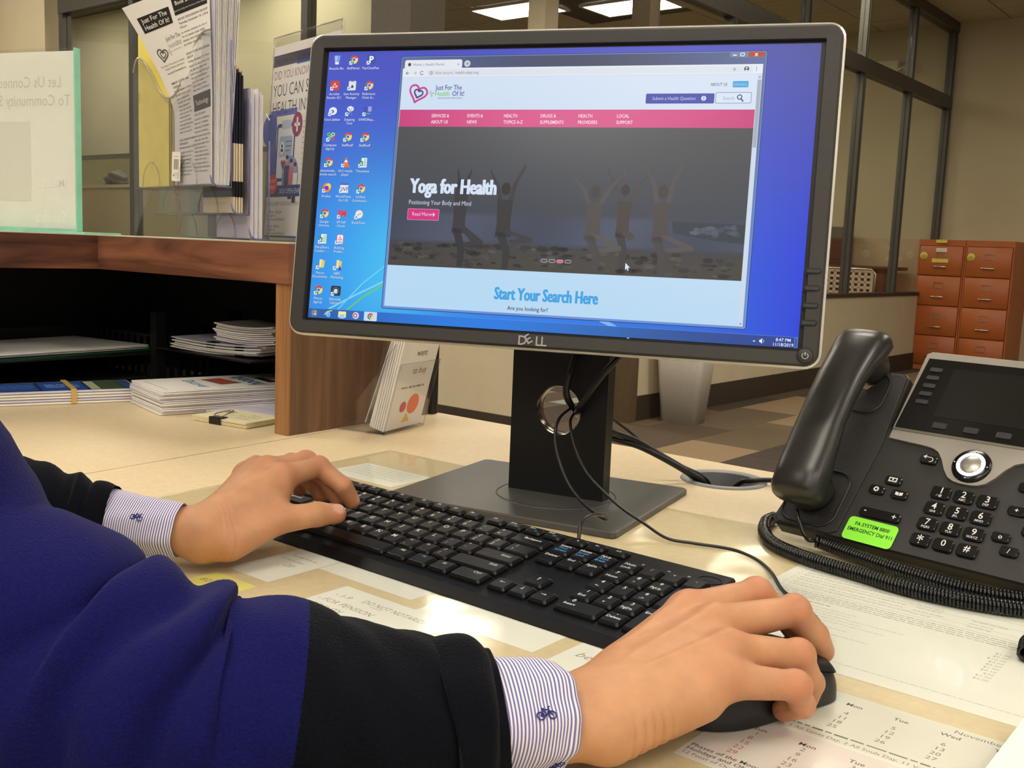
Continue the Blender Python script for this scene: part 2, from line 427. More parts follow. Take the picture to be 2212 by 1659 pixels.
cabinet(tuple(c1), 'orange four drawer filing cabinet without paper labels, right one of the pair', False)

# waste bin beside the partition
def tapered_bin():
    t = thing('waste_bin', 'pale grey plastic waste bin standing on the carpet by the partition', 'waste bin', (1.04, 6.15, FZ), (0, 0, math.radians(-32)))
    q = MB(); n = 8; W0, D0, W1, D1, H = .115, .085, .165, .125, .60
    def ring(w, d, z, r=.03):
        o = []
        for cx, cy, a0 in ((w-r, d-r, 0), (-w+r, d-r, 90), (-w+r, -d+r, 180), (w-r, -d+r, 270)):
            for k in range(4): a = math.radians(a0+30*k); o.append((cx+r*math.cos(a), cy+r*math.sin(a), z))
        return o
    R = [ring(W0, D0, 0), ring(W1, D1, H), ring(W1-.006, D1-.006, H), ring(W0-.005, D0-.005, .006)]
    vs = sum(R, []); m = 16; fs = [tuple(range(m))[::-1]]
    for k in range(3): fs += [(k*m+i, k*m+(i+1) % m, (k+1)*m+(i+1) % m, (k+1)*m+i) for i in range(m)]
    fs.append(tuple(range(3*m, 4*m))); q.add(vs, fs, 0, True)
    q.build('body', mat('grey_bin_plastic', S(186, 180, 168), .45, noise=.04), t)
    q = MB(); q.tube([(x*1.02, y*1.02, z) for x, y, z in ring(W1, D1, H)], .008, 6, closed=True); q.build('rim', MATS['grey_bin_plastic'], t)
    return t
tapered_bin()

# ---------------------------------------------------------------- furniture seen through the right glass
M_dark = mat('dark_cherry_wood', S(58, 34, 24), .4, noise=.15, nscale=12)
t = thing('office_desk', 'dark wooden desk inside the glass office', 'desk', (3.54, 10.66, FZ), (0, 0, AU))
q = MB(); q.rbox(-.75, .42, -.16, .16, .935, .97, .008, 2); q.build('top', M_dark, t)
for x in (-.72, .22):
    q = MB(); q.box(x, x+.06, -.14, .14, 0, .935); q.build('side_panel', M_dark, t)
q = MB(); q.box(-.66, .22, .08, .11, .2, .935); q.build('modesty_panel', M_dark, t)
t = thing('office_chair', 'white mesh back chair inside the glass office', 'chair', (3.10, 9.72, FZ), rad(0, 0, -24))
q = MB()
n = 9
for i in range(n):
    for j in range(7):
        x = -.22+.44*i/(n-1); z = .62+.30*j/6
        if i < n-1: q.box(x, x+.44/(n-1)-.0, -.008, .008, z-.012, z+.012)
        if j < 6: q.box(x-.012, x+.012, -.008, .008, z, z+.05)
q.build('backrest', mat('white_chair_plastic', S(205, 196, 172), .5), t)
q = MB(); q.tube([(-.24, 0, .55), (-.25, 0, .9), (-.21, 0, .94), (.21, 0, .94), (.25, 0, .9), (.24, 0, .55)], .014, 8); q.build('back_frame', M_chrome, t)
q = MB(); q.rbox(-.24, .24, -.02, .42, .44, .48, .015, 2); q.build('seat', MATS['white_chair_plastic'], t)
for x in (-.22, .22):
    for y in (.0, .40):
        q = MB(); q.tube([(x, y, .45), (x*1.08, y+(-.03 if y < .1 else .03), 0)], .012, 8); q.build('leg', M_chrome, t)
hp = V(3.54, 10.66, 0) - UX*.27
t = thing('drawer_unit', 'dark drawer unit with a grey top part standing on the office desk', 'drawer unit', (hp.x, hp.y, FZ+.971), (0, 0, AU))
q = MB(); q.box(-.14, .11, -.11, .12, 0, .26); q.build('body', M_dark, t)
q = MB(); q.box(-.13, .10, -.122, -.11, .06, .25); q.build('drawer', M_dark, t)
q = MB(); q.box(-.14, .11, -.11, .12, .26, .385); q.build('upper_part', mat('grey_hutch', S(78, 74, 66), .5), t)

# emergency light on the far wall
P = WO - UX*.56 - UN*.035
t = thing('emergency_light', 'white emergency light box with a round lamp on the far wall', 'emergency light', (P.x, P.y, 2.20), (0, 0, AU))
q = MB(); q.rbox(-.16, .06, -.06, .03, -.045, .09, .006, 1); q.build('housing', mat('emergency_white', S(228, 218, 190), .5), t)
q = MB(); q.lathe([(0, .05), (.05, .04), (.062, .02), (.064, -.03), (.058, -.04)], 24); q.xf(Matrix.Translation((.12, -.04, .01)) @ Matrix.Rotation(PI/2, 4, 'X')); q.build('lamp_head', mat('lamp_glass', S(200, 196, 180), .15, metal=.7), t)
q = MB(); q.rbox(.06, .19, -.03, .03, -.06, .08, .01, 1); q.build('lamp_bracket', MATS['emergency_white'], t)

# low partition with a bag behind the left glass
a = LP0 - UX*2.6 + UN*1.0
t = thing('desk_divider', 'grey green half height divider behind the left glass partition', 'divider', (a.x, a.y, FZ), (0, 0, AU))
q = MB(); q.box(-3.5, 0, -.03, .03, .05, 1.66); q.build('panel', mat('divider_fabric', S(150, 150, 122), .9, bump=.3, bscale=400), t)
q = MB(); q.box(-3.5, 0, -.035, .035, 1.66, 1.70); q.build('top_cap', M_frame, t)
for x in (-3.4, -.1):
    q = MB(); q.box(x-.03, x+.03, -.15, .15, 0, .05); q.build('foot', M_frame, t)

a = LP0 - UX*4.2 + UN*.45
t = thing('storage_cabinet', 'tan half height cabinet behind the left glass partition', 'cabinet', (a.x, a.y, FZ), (0, 0, AU))
q = MB(); q.box(-.75, .75, 0, .4, 0, 1.36); q.build('body', mat('tan_laminate', S(150, 138, 104), .6), t)
q = MB(); q.box(-.77, .77, -.02, .42, 1.36, 1.385); q.build('top', mat('tan_laminate_top', S(162, 150, 116), .5), t)
q = MB(); bm = bmesh.new(); bmesh.ops.create_icosphere(bm, subdivisions=4, radius=1.0); rb = random.Random(4); ph_ = [rb.uniform(0, 6) for _ in range(6)]
for v in bm.verts:
    n_ = v.co.copy(); d_ = 1+.12*math.sin(4*n_.x+ph_[0])*math.sin(5*n_.y+ph_[1])+.10*math.sin(7*n_.z+3*n_.x+ph_[2]); v.co = V(n_.x*.115*d_, n_.y*.08*d_, max(-.045, n_.z*.06*d_+.02*math.exp(-(n_.x-.1)**2*6)))
bm.verts.index_update(); q.add([v.co for v in bm.verts], [[v.index for v in f.verts] for f in bm.faces], 0, True); bm.free()
a2 = a - UX*.30 + UN*.12
o = place(q.build('bag', mat('dark_bag_cloth', S(74, 70, 62), .9, bump=.4, bscale=60)), (a2.x, a2.y, FZ+1.385+.0455), (0, 0, AU)); tag(o, 'dark crumpled bag lying on the cabinet behind the left glass partition', 'bag')
# ---------------------------------------------------------------- desk
M_desk = mat('cream_laminate', S(226, 206, 166), .38, noise=.05, nscale=160, bump=.06, bscale=400)
_nt = M_desk.node_tree
_v = node(M_desk, 'ShaderNodeTexVoronoi'); _v.inputs['Scale'].default_value = 55
_r = node(M_desk, 'ShaderNodeValToRGB'); _r.color_ramp.elements[0].position = .035; _r.color_ramp.elements[0].color = (.45, .34, .2, 1); _r.color_ramp.elements[1].position = .05; _r.color_ramp.elements[1].color = (1, 1, 1, 1)
_m = node(M_desk, 'ShaderNodeMix'); _m.data_type = 'RGBA'; _m.blend_type = 'MULTIPLY'; _m.inputs[0].default_value = .55
_tc = node(M_desk, 'ShaderNodeTexCoord'); _b = _nt.nodes['Principled BSDF']
_src = _b.inputs['Base Color'].links[0].from_socket
_nt.links.new(_tc.outputs['Object'], _v.inputs['Vector']); _nt.links.new(_v.outputs['Distance'], _r.inputs['Fac'])
_nt.links.new(_src, _m.inputs[6]); _nt.links.new(_r.outputs['Color'], _m.inputs[7]); _nt.links.new(_m.outputs[2], _b.inputs['Base Color'])
M_deskedge = mat('desk_edge_band', S(190, 165, 120), .5)
M_black = mat('black_plastic', S(30, 30, 31), .42, noise=.1, nscale=300, bump=.06, bscale=1500)
desk = thing('desk', 'cream laminate office desk under the keyboard and monitor', 'desk', (0, 0, FZ))
z1, z0 = -FZ, -FZ-.028
DBL = V(-.1144, 1.5867, 0); GD = V(.3469, .5167, 0).normalized()       # back left corner and joint direction
G0 = DBL - GD*.79
q1 = DBL + UX*1.35; q2 = q1 - UN*.84
gx = V(GD.y, -GD.x, 0)*.0012
hole_c = V(.2508, 1.1772, 0); HR = .044
# right worktop with the cable hole
outer = [DBL+gx, G0+gx, V(-.46, .74, 0), V(-.32, .62, 0), q2, q1]
def poly_with_hole(outer, c, r, z0, z1, n=48):
    q = MB(); N = len(outer); pts = []
    for k in range(n):
        a = 2*PI*k/n; d = V(math.cos(a), math.sin(a), 0); best = 9e9
        for i in range(N):
            A, B = outer[i], outer[(i+1) % N]; e = B-A; den = d.x*e.y-d.y*e.x
            if abs(den) < 1e-9: continue
            w = A-c; t = (w.x*e.y-w.y*e.x)/den; u = (w.x*d.y-w.y*d.x)/den
            if t > 0 and -1e-6 <= u <= 1+1e-6: best = min(best, t)
        pts.append((a, best))
    for A in outer:
        w = A-c; pts.append((math.atan2(w.y, w.x) % (2*PI), w.length))
    pts.sort(); n = len(pts); vs = []
    for z in (z1, z0):
        for a, t in pts: vs.append((c.x+t*math.cos(a), c.y+t*math.sin(a), z))
        for a, t in pts: vs.append((c.x+r*math.cos(a), c.y+r*math.sin(a), z))
    fs = []
    for i in range(n):
        j = (i+1) % n
        fs += [(i, j, n+j, n+i)[::-1], (2*n+i, 2*n+j, 3*n+j, 3*n+i), (i, 2*n+i, 2*n+j, j)[::-1], (n+i, n+j, 3*n+j, 3*n+i)[::-1]]
    q.add(vs, fs); return q
poly_with_hole(outer, hole_c, HR, z0, z1).build('worktop', M_desk, desk)
LB = DBL + GD*.62
q = MB(); pl = [DBL-gx*1.2, DBL-UX*1.5, G0-UX*1.25, G0-gx*1.2]
q.prism([(p.x, p.y) for p in pl], z0, z1); q.build('worktop', M_desk, desk, 'left worktop under the counter')
q = MB(); q.prism([(p.x, p.y) for p in (DBL+gx*1.2, G0+gx*1.2, G0-gx*1.4, DBL-gx*1.4)], z0+.004, z1-.0022); q.build('joint_strip', mat('joint_filler', S(176, 146, 98), .7), desk)
for p in (q1-UN*.42-UX*.1, G0-UX*.55+UN*.2):
    q = MB(); q.box(-.02, .02, -.35, .35, 0, z0); o = q.build('leg_panel', M_deskedge, desk); o.location = p; o.rotation_euler = (0, 0, AU)
# cable grommet
g = thing('cable_grommet', 'grey round cable grommet set in the desk beside the phone', 'grommet', (hole_c.x, hole_c.y, 0))
q = MB(); q.lathe([(HR-.004, .0005), (HR-.002, .0022), (HR+.004, .0025), (HR+.006, .0004), (HR+.006, .0001)], 48); q.lathe([(HR-.004, .0005), (HR-.004, -.03)], 48); q.build('ring', mat('grommet_grey', S(150, 150, 152), .45), g)
q = MB(); q.lathe([(0, -.022), (HR-.004, -.022)], 32); q.build('inner_cap', mat('grommet_dark', S(70, 72, 74), .6), g)

# ---------------------------------------------------------------- counter above the desk
M_wal = wood('walnut_apron', S(132, 84, 60), S(160, 108, 78), (3, 26, 26), dark=S(86, 52, 38))
M_wal2 = wood('walnut_panel', S(112, 82, 58), S(130, 97, 70), (40, 40, 2.2), dark=S(92, 65, 45))
M_band = wood('walnut_edge_band', S(160, 114, 72), S(178, 130, 84), (60, 60, 3), dark=S(138, 95, 58))
M_int = mat('shaded_cubby_board', S(24, 21, 19), .8)  # near-black colour carries the shade of the enclosed cubby
M_top = mat('counter_laminate', S(200, 190, 168), .4, noise=.05)
ctr = thing('counter', 'raised walnut service counter with open cubby on the left of the desk', 'counter', (0, 0, 0))
CA = V(-.2945, 1.337, 0); KC = V(-.660, 1.632, 0)               # right end and inner corner of the apron
CU = (CA-KC).normalized(); CN = V(-CU.y, CU.x, 0)                # along the right apron, back from it
LN = V(-.629, -.777, 0)                                          # the left wing runs towards the viewer
AH0, AH1 = .2005, .2525
L1 = (CA-KC).length
def framed(name, q, m, o, d, parent=ctr, label=None):
    ob = q.build(name, m, parent, label); ob.location = o; ob.rotation_euler = (0, 0, math.atan2(d.y, d.x)); return ob
q = MB(); q.box(0, L1, 0, .02, AH0, AH1); framed('apron', q, M_wal, KC, CU)
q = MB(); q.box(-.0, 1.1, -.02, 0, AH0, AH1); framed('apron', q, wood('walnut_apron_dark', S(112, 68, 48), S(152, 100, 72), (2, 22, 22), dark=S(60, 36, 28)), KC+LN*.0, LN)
# end panel standing on the desk
pe = DBL; B0 = V(-.2935, 1.3425, 0); PD = (pe-B0).normalized(); PN = V(-PD.y, PD.x, 0)
q = MB(); q.box(.002, (pe-B0).length, 0, .026, 0.0005, AH0); framed('end_panel', q, M_wal2, B0, PD)
q = MB(); q.box(-.001, .002, 0, .026, .0005, AH0); framed('edge_band', q, M_band, B0, PD)
q = MB(); q.box(0, (pe-B0).length+.02, 0.0, .02, AH0, AH1); framed('end_apron', q, M_wal, B0 - PD*.004, PD)
# top slab (L shaped)
top = [CA, CA+PD*.33, KC+CN*.34-LN*.0+CU*.1, KC+CN*.36+(-UX)*.36, KC+LN*1.1+(-UX)*.36, KC+LN*1.1, KC]
q = MB(); q.prism([(p.x, p.y) for p in top], AH1, AH1+.0012); q.build('counter_top', M_top, ctr)
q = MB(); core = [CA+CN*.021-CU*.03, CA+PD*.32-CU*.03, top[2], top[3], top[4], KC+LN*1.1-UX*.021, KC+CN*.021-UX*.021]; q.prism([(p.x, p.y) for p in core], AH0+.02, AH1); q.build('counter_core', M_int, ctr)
# cubby backs
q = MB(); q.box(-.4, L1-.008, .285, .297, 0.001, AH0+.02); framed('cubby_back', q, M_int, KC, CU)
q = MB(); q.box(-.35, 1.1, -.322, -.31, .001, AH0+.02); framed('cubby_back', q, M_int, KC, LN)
# ---------------------------------------------------------------- monitor
MYAW, MTILT = math.radians(-16.7), math.radians(7.9)
SW, SH = .47664, .26811
BYAW = math.radians(-27.0)
mon = thing('monitor', 'black widescreen monitor with silver rim showing a health web page', 'monitor', (.035, 1.060, 0), (0, 0, BYAW))
MI = mon.matrix_basis.inverted() if False else (Matrix.Translation((.035, 1.060, 0)) @ Matrix.Rotation(BYAW, 4, 'Z')).inverted()
_ex = V(math.cos(MYAW), math.sin(MYAW), 0); _n = V(-math.sin(MYAW), math.cos(MYAW), 0)
_up = V(0, 0, 1)*math.cos(MTILT) + _n*math.sin(MTILT); _z = _ex.cross(_up)
HEAD = Matrix(((_ex.x, _up.x, _z.x, .02564), (_ex.y, _up.y, _z.y, .98477), (_ex.z, _up.z, _z.z, .31388), (0, 0, 0, 1)))
HL = MI @ HEAD
M_bez = mat('monitor_bezel_plastic', S(54, 52, 49), .5, noise=.08, nscale=500, bump=.12, bscale=1800)
M_silver = mat('silver_rim', S(225, 222, 212), .35, metal=.6, noise=.04)
M_mblack = mat('stand_black', S(20, 20, 21), .38, noise=.1, nscale=300)
def rrl(w0, w1, h0, h1, r, n=6):
    o = []
    for cx, cy, a0 in ((w1-r, h1-r, 0), (w0+r, h1-r, 90), (w0+r, h0+r, 180), (w1-r, h0+r, 270)):
        for k in range(n+1): a = math.radians(a0+90*k/n); o.append((cx+r*math.cos(a), cy+r*math.sin(a)))
    return o
def loops(q, ls, mi=0, smooth=False, cap0=False, cap1=False):
    n = len(ls[0]); vs = sum(ls, []); fs = []
    for k in range(len(ls)-1): fs += [(k*n+i, k*n+(i+1) % n, (k+1)*n+(i+1) % n, (k+1)*n+i) for i in range(n)]
    if cap0: fs.append(tuple(range(n))[::-1])
    if cap1: fs.append(tuple(range((len(ls)-1)*n, len(ls)*n)))
    q.add(vs, fs, mi, smooth)
def zl(l, z): return [(x, y, z) for x, y in l]
hx, hy = .2563, .1496
q = MB()
loops(q, [zl(rrl(-hx, hx, -hy, hy, .0125), -.012), zl(rrl(-hx, hx, -hy, hy, .0125), .0035), zl(rrl(-hx+.002, hx-.002, -hy+.002, hy-.002, .011), .005),
          zl(rrl(-SW/2-.004, SW/2+.004, -SH/2-.003, SH/2+.003, .0012), .0045), zl(rrl(-SW/2-.0035, SW/2+.0035, -SH/2-.0025, SH/2+.0025, .001), -.001)])
o = q.build('bezel', M_bez, mon); o.matrix_basis = HL
q = MB(); loops(q, [zl(rrl(-hx-.0002, hx+.0002, -hy-.0002, hy+.0002, .0125), .0022), zl(rrl(-hx-.0022, hx+.0022, -hy-.0022, hy+.0022, .0145), .0012), zl(rrl(-hx-.0024, hx+.0024, -hy-.0024, hy+.0024, .0147), -.006), zl(rrl(-hx-.0002, hx+.0002, -hy-.0002, hy+.0002, .0125), -.0075)])
o = q.build('rim', M_silver, mon); o.matrix_basis = HL
q = MB(); loops(q, [zl(rrl(-hx+.002, hx-.002, -hy+.002, hy-.002, .012), -.010), zl(rrl(-hx+.006, hx-.006, -hy+.006, hy-.006, .012), -.018), zl(rrl(-.17, .17, -.10, .10, .02), -.040), zl(rrl(-.15, .15, -.085, .085, .02), -.046)], 0, False, False, True)
o = q.build('back_shell', M_mblack, mon); o.matrix_basis = HL
# black border just inside the bezel
q = MB(); q.box(-SW/2-.0035, SW/2+.0035, -SH/2-.0025, SH/2+.0025, -.003, -.0008); o = q.build('panel_border', mat('panel_black', S(8, 8, 10), .4), mon); o.matrix_basis = HL
for x, y in ((.2465, -.0665), (.2463, -.0815), (.2461, -.0966), (.2459, -.1117)):
    q = MB(); loops(q, [zl(rrl(x-.0062, x+.0062, y-.0018, y+.0018, .0017), .0045), zl(rrl(x-.0058, x+.0058, y-.0015, y+.0015, .0014), .0062)], 0, False, False, True)
    loops(q, [zl(rrl(x-.0072, x+.0072, y-.0027, y+.0027, .0026), .00505), zl(rrl(x-.0062, x+.0062, y-.0018, y+.0018, .0017), .00505)], 1)
    o = q.build('menu_button', [M_bez, M_mblack], mon); o.matrix_basis = HL
q = MB(); x, y = .2450, -.1405
q.lathe([(0, .0062), (.0060, .0062), (.0066, .0055), (.0066, .0045)], 24); q.lathe([(.0066, .00506), (.0074, .00506)], 24, 1)
q.tube([(.0026*math.sin(a), .0026*math.cos(a), .0063) for a in [math.radians(40+28*k) for k in range(11)]], .00035, 4, mi=2); q.box(-.00035, .00035, .0006, .0032, .0061, .0065, 2)
q.xf(Matrix.Translation((x, y, 0))); o = q.build('power_button', [M_bez, M_mblack, mat('button_mark', S(215, 220, 225), .5)], mon); o.matrix_basis = HL
# maker's lettering
q = MB(); M_logo = mat('logo_silver', S(196, 196, 194), .35, metal=.6)
q.text('D', -.0155, -.1473, .0056, .0125, 0, 'L', .012); q.text('E', -.0032, -.1452, .0056, .0125, 0, 'C', .012, 1.0, math.radians(32)); q.text('L', .0015, -.1473, .0056, .0125, 0, 'L', .012); q.text('L', .0068, -.1473, .0056, .0125, 0, 'L', .012)
o = q.build('logo', M_logo, mon); o.matrix_basis = HL

# ---- what the screen shows (pixels of a 1920 x 1080 desktop)
P = Print(1920, 1080, SW); P.dz = .00003
def mixc(a, b, t): t = max(0, min(1, t)); return tuple(x+(y-x)*t for x, y in zip(a, b))
def wall(x, y):
    v = y/1080; c = mixc(S(66, 74, 186), S(34, 104, 216), v*1.1)
    g = math.exp(-(((x-330)/330)**2 + ((y-860)/330)**2)); c = mixc(c, S(64, 190, 236), g*1.05)
    g2 = math.exp(-(((x-60)/260)**2 + ((y-800)/300)**2)); c = mixc(c, S(40, 140, 235), g2*.55)
    r = max(0, (x-1500)/420); c = mixc(c, mixc(S(70, 74, 150), S(34, 62, 212), min(1, v*1.4)), r)
    g3 = math.exp(-(((x-900)/420)**2 + ((y-1060)/90)**2)); c = mixc(c, S(40, 130, 232), g3*.7)
    return c
P.grid(0, 0, 1920, 1080, 48, 27, wall, 0)
P.line([(90, 1040), (190, 985), (328, 915)], 7, S(120, 205, 240), 1); P.line([(130, 1040), (230, 930), (328, 850)], 5, S(110, 200, 240), 1); P.line([(170, 1040), (235, 985), (328, 925)], 5, S(110, 200, 60), 1)
P.line([(1205, 1022), (1250, 1038), (1290, 1060), (1320, 1080)], 14, S(120, 176, 246), 1)
# window
P.rrect(318, 22, 1737, 1026, 8, S(30, 60, 130), 2); P.rrect(321, 25, 1734, 1023, 6, S(120, 150, 200), 3)
def frame(x, y):
    t = (x-323)/1410; c = mixc(S(84, 104, 156), S(60, 66, 96), math.sin(t*PI)); return mixc(c, S(96, 140, 214), max(0, (y-300)/700))
P.grid(323, 27, 1732, 1021, 14, 10, frame, 4)
P.rrect(337, 38, 578, 90, 8, S(222, 226, 234), 5); P.rect(330, 71, 1724, 106, S(222, 228, 238), 5); P.rect(330, 106, 1724, 107, S(190, 196, 206), 6)
P.circ(357, 56, 7, S(60, 66, 74), 6); P.text('Home | Health Portal', 372, 61, 15, S(110, 116, 126), 6); P.text('x', 562, 61, 16, S(90, 95, 104), 6, 'C'); P.circ(599, 55, 13, S(196, 200, 210), 6); P.text('+', 599, 63, 22, S(80, 84, 96), 7, 'C')
for x, d, c in ((352, -1, S(90, 95, 105)), (382, 1, S(170, 174, 182))):
    P.line([(x-7, 90), (x+7, 90)], 2.4, c, 7); P.line([(x+d*7, 90), (x+d*1, 84)], 2.4, c, 7); P.line([(x+d*7, 90), (x+d*1, 96)], 2.4, c, 7)
P.line([(412+7*math.cos(math.radians(a)), 90+7*math.sin(math.radians(a))) for a in range(20, 330, 30)], 2.4, S(90, 95, 105), 7)
P.rrect(434, 77, 1690, 102, 11, S(214, 219, 229), 6); P.line([(452+6*math.cos(math.radians(a)), 90+6*math.sin(math.radians(a))) for a in range(0, 361, 30)], 2, S(110, 114, 122), 7); P.rect(451, 87, 453, 94, S(110, 114, 122), 7)
P.text('Not secure', 468, 95, 16, S(130, 134, 142), 7); P.rect(545, 80, 546, 99, S(170, 174, 182), 7); P.text('health.ebpl.org', 553, 95, 16, S(110, 114, 124), 7)
P.text('*', 1624, 103, 28, S(90, 95, 110), 7, 'C'); P.circ(1667, 88, 9, S(60, 64, 80), 7); P.circ(1667, 85, 3.4, S(222, 228, 238), 8); P.circ(1667, 94, 5, S(222, 228, 238), 8, ry=2.6)
for k in range(3): P.circ(1702, 82+6*k, 1.8, S(90, 95, 105), 7, 8)
# window buttons
P.rrect(1604, 26, 1726, 46, 4, S(108, 124, 160), 5); P.rrect(1670, 27, 1726, 45, 4, S(176, 58, 40), 6); P.text('x', 1698, 42, 22, S(240, 240, 244), 7, 'C', .02); P.rect(1615, 36, 1628, 40, S(235, 238, 245), 7)
P.line([(1642, 31), (1655, 31), (1655, 41), (1642, 41), (1642, 31)], 2.6, S(235, 238, 245), 7)
# page
PW = S(206, 220, 238)
P.grid(330, 107, 1724, 1015, 6, 6, lambda x, y: mixc(S(208, 220, 238), S(178, 212, 238), (y-107)/900 + .15*math.sin(x/400)), 5)
P.rect(1707, 107, 1724, 1015, S(200, 212, 228), 6); P.rect(1709, 128, 1722, 372, S(160, 168, 184), 7); P.poly([(1712, 120), (1719, 120), (1715.5, 115)], S(90, 95, 105), 7); P.poly([(1712, 1004), (1719, 1004), (1715.5, 1009)], S(60, 65, 75), 7)
# heart logo
def heart(P, cx, cy, s, w, col, z, tilt=-.35, ang=0):
    pts = []
    for k in range(33):
        t = 2*PI*k/32; x = 16*math.sin(t)**3; y = -(13*math.cos(t)-5*math.cos(2*t)-2*math.cos(3*t)-math.cos(4*t))
        c, sn = math.cos(tilt), math.sin(tilt); pts.append((cx+(x*c-y*sn)*s, cy+(x*sn+y*c)*s))
    P.line(pts, w, col, z)
heart(P, 402, 170, 2.35, 8, S(190, 60, 140), 7, .3); heart(P, 404, 171, 1.15, 7, S(74, 56, 120), 8, .3)
P.line([(442, 172), (452, 172), (456, 160), (461, 186), (465, 166), (468, 172), (474, 172)], 1.6, S(150, 120, 150), 7)
P.text('Just For The', 476, 157, 27, S(62, 74, 132), 7, 'L', .012, .80); P.text('Health', 474, 181, 27, S(110, 196, 84), 7, 'L', .006, .86); P.text('Of It!', 546, 181, 27, S(62, 74, 132), 7, 'L', .012, .86); P.text('East Brunswick Public Library', 488, 192, 8.5, S(84, 96, 150), 7, 'L', .01)
P.text('ABOUT US', 1543, 149, 16, S(96, 106, 122), 7, 'L', .012, .78); P.rrect(1622, 132, 1678, 155, 4, S(62, 160, 216), 7); P.text('ESPAÑOL', 1650, 149, 13, S(150, 205, 236), 8, 'C', 0, .9)
P.rrect(1310, 176, 1560, 213, 4, S(66, 72, 166), 7); P.text('Submit a Health Question', 1334, 200, 18, S(190, 200, 236), 8, 'L', 0, .84); P.circ(1522, 194, 9, S(216, 224, 244), 8); P.text('?', 1522, 200, 17, S(66, 72, 166), 9, 'C', .02)
P.rrect(1564, 172, 1692, 213, 5, S(120, 128, 160), 7); P.rrect(1566, 174, 1690, 211, 4, S(212, 222, 240), 8); P.text('Search', 1590, 200, 19, S(150, 158, 180), 9, 'L', 0, .84)
P.line([(1650+8*math.cos(math.radians(a)), 190+8*math.sin(math.radians(a))) for a in range(0, 361, 30)], 4, S(62, 70, 130), 9); P.line([(1655, 196), (1664, 206)], 5, S(62, 70, 130), 9)
# pink menu
P.grid(332, 235, 1707, 302, 10, 1, lambda x, y: mixc(S(196, 60, 122), S(214, 88, 140), math.sin((x-332)/1375*PI)), 7)
for x, a, b in ((467, 'SERVICES &', 'ABOUT US'), (616, 'EVENTS &', 'NEWS'), (765, 'HEALTH', 'TOPICS A-Z'), (911, 'DRUGS &', 'SUPPLEMENTS'), (1059, 'HEALTH', 'PROVIDERS'), (1206, 'LOCAL', 'SUPPORT')):
    P.text(a, x, 265, 18, S(242, 214, 230), 8, 'L', .016, .82); P.text(b, x, 289, 18, S(242, 214, 230), 8, 'L', .016, .82)
# hero picture: dusk beach
def hero(x, y):
    if y < 640: c = mixc(S(70, 72, 76), S(92, 94, 98), math.exp(-((x-1000)/420)**2)*max(0, 1-(y-302)/330)); c = mixc(c, S(58, 64, 78), (y-302)/420)  # lighter middle paints in the haze reflected on the screen
    elif y < 745: c = mixc(S(58, 66, 84), S(72, 80, 100), .5+.5*math.sin(y*.35+x*.01))
    else: c = mixc(S(56, 58, 66), S(66, 62, 58), (y-745)/60)
    return c
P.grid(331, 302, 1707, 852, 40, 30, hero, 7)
r_ = random.Random(5)
for k in range(230):
    x = r_.uniform(331, 1700); y = 762 + 78*r_.random()**1.3 + (28 if x > 1200 else 0)*(1-(r_.random())); w = r_.uniform(5, 26); hgt = w*r_.uniform(.3, .5)
    if y+hgt > 850 or x-w < 331 or x+w > 1706: continue
    P.circ(x, y, w, mixc(S(38, 38, 42), S(82, 78, 72), r_.random()**1.6), 8, 7, hgt)
for k in range(26):
    x = r_.uniform(1520, 1690); P.circ(x, 690-30*r_.random(), r_.uniform(8, 20), mixc(S(76, 82, 94), S(112, 116, 124), r_.random()), 8, 8, r_.uniform(5, 12))
P.poly([(1440, 645), (1707, 650), (1707, 720), (1600, 712), (1450, 690)], S(48, 58, 68), 8)
def yogi(hx_, hy_, hl, hr, fx, fy, kx_, ky_, sk, sh, zz, w=1.0):
    sy = hy_+42; cy_ = (sy+fy)/2-8
    for (ax, ay), sx in ((hl, -18*w), (hr, 18*w)):
        ex_, ey_ = (ax+hx_+sx)/2+ (6 if ax < hx_ else -6), (ay+sy)/2
        P.poly([(hx_+sx-9*w, sy+8), (ex_-7, ey_), (ax-4, ay+8), (ax, ay-8), (ax+5, ay+8), (ex_+8, ey_), (hx_+sx+10*w, sy+14)], sk, zz)
    P.circ(hx_, hy_, 19*w, mixc(sk, S(20, 20, 24), .45), zz+1, 14, 25*w)
    P.poly([(hx_-32*w, sy), (hx_+32*w, sy), (hx_+27*w, cy_-30), (hx_+34*w, cy_+18), (hx_-32*w, cy_+18), (hx_-27*w, cy_-30)], sh, zz+1)
    P.poly([(hx_-30*w, cy_), (hx_+8, cy_), (fx+14, fy-70), (fx+10, fy), (fx-14, fy), (fx-16, fy-70)], mixc(sk, S(30, 32, 40), .4), zz+1)
    P.poly([(hx_, cy_-4), (hx_+34*w, cy_-6), (kx_, ky_), (kx_-2, ky_+14), (fx+14, ky_+24), (fx+4, ky_+8), (kx_-50, ky_+2)], sk, zz+2)
yogi(617, 525, (598, 470), (650, 470), 634, 846, 722, 745, S(50, 50, 56), S(52, 50, 56), 9, .9)
yogi(798, 540, (733, 470), (866, 448), 818, 848, 919, 728, S(56, 54, 58), S(50, 48, 52), 9)
yogi(1261, 535, (1189, 456), (1351, 462), 1270, 828, 1310, 700, S(70, 66, 66), S(66, 60, 56), 9, .85)
yogi(1148, 545, (1069, 490), (1254, 466), 1170, 847, 1264, 748, S(82, 78, 78), S(72, 70, 70), 13)
yogi(1402, 537, (1336, 444), (1466, 430), 1416, 849, 1530, 738, S(80, 76, 76), S(70, 66, 66), 13)
[P.text('Yoga for Health', 403+dx, 563, 80, S(208, 222, 240), 17, 'L', .018, .80*.865) for dx in (-2.6, 0, 2.6)]; P.text('Positioning Your Body and Mind', 400, 609, 25, S(196, 206, 224), 17, 'L', 0, .80)
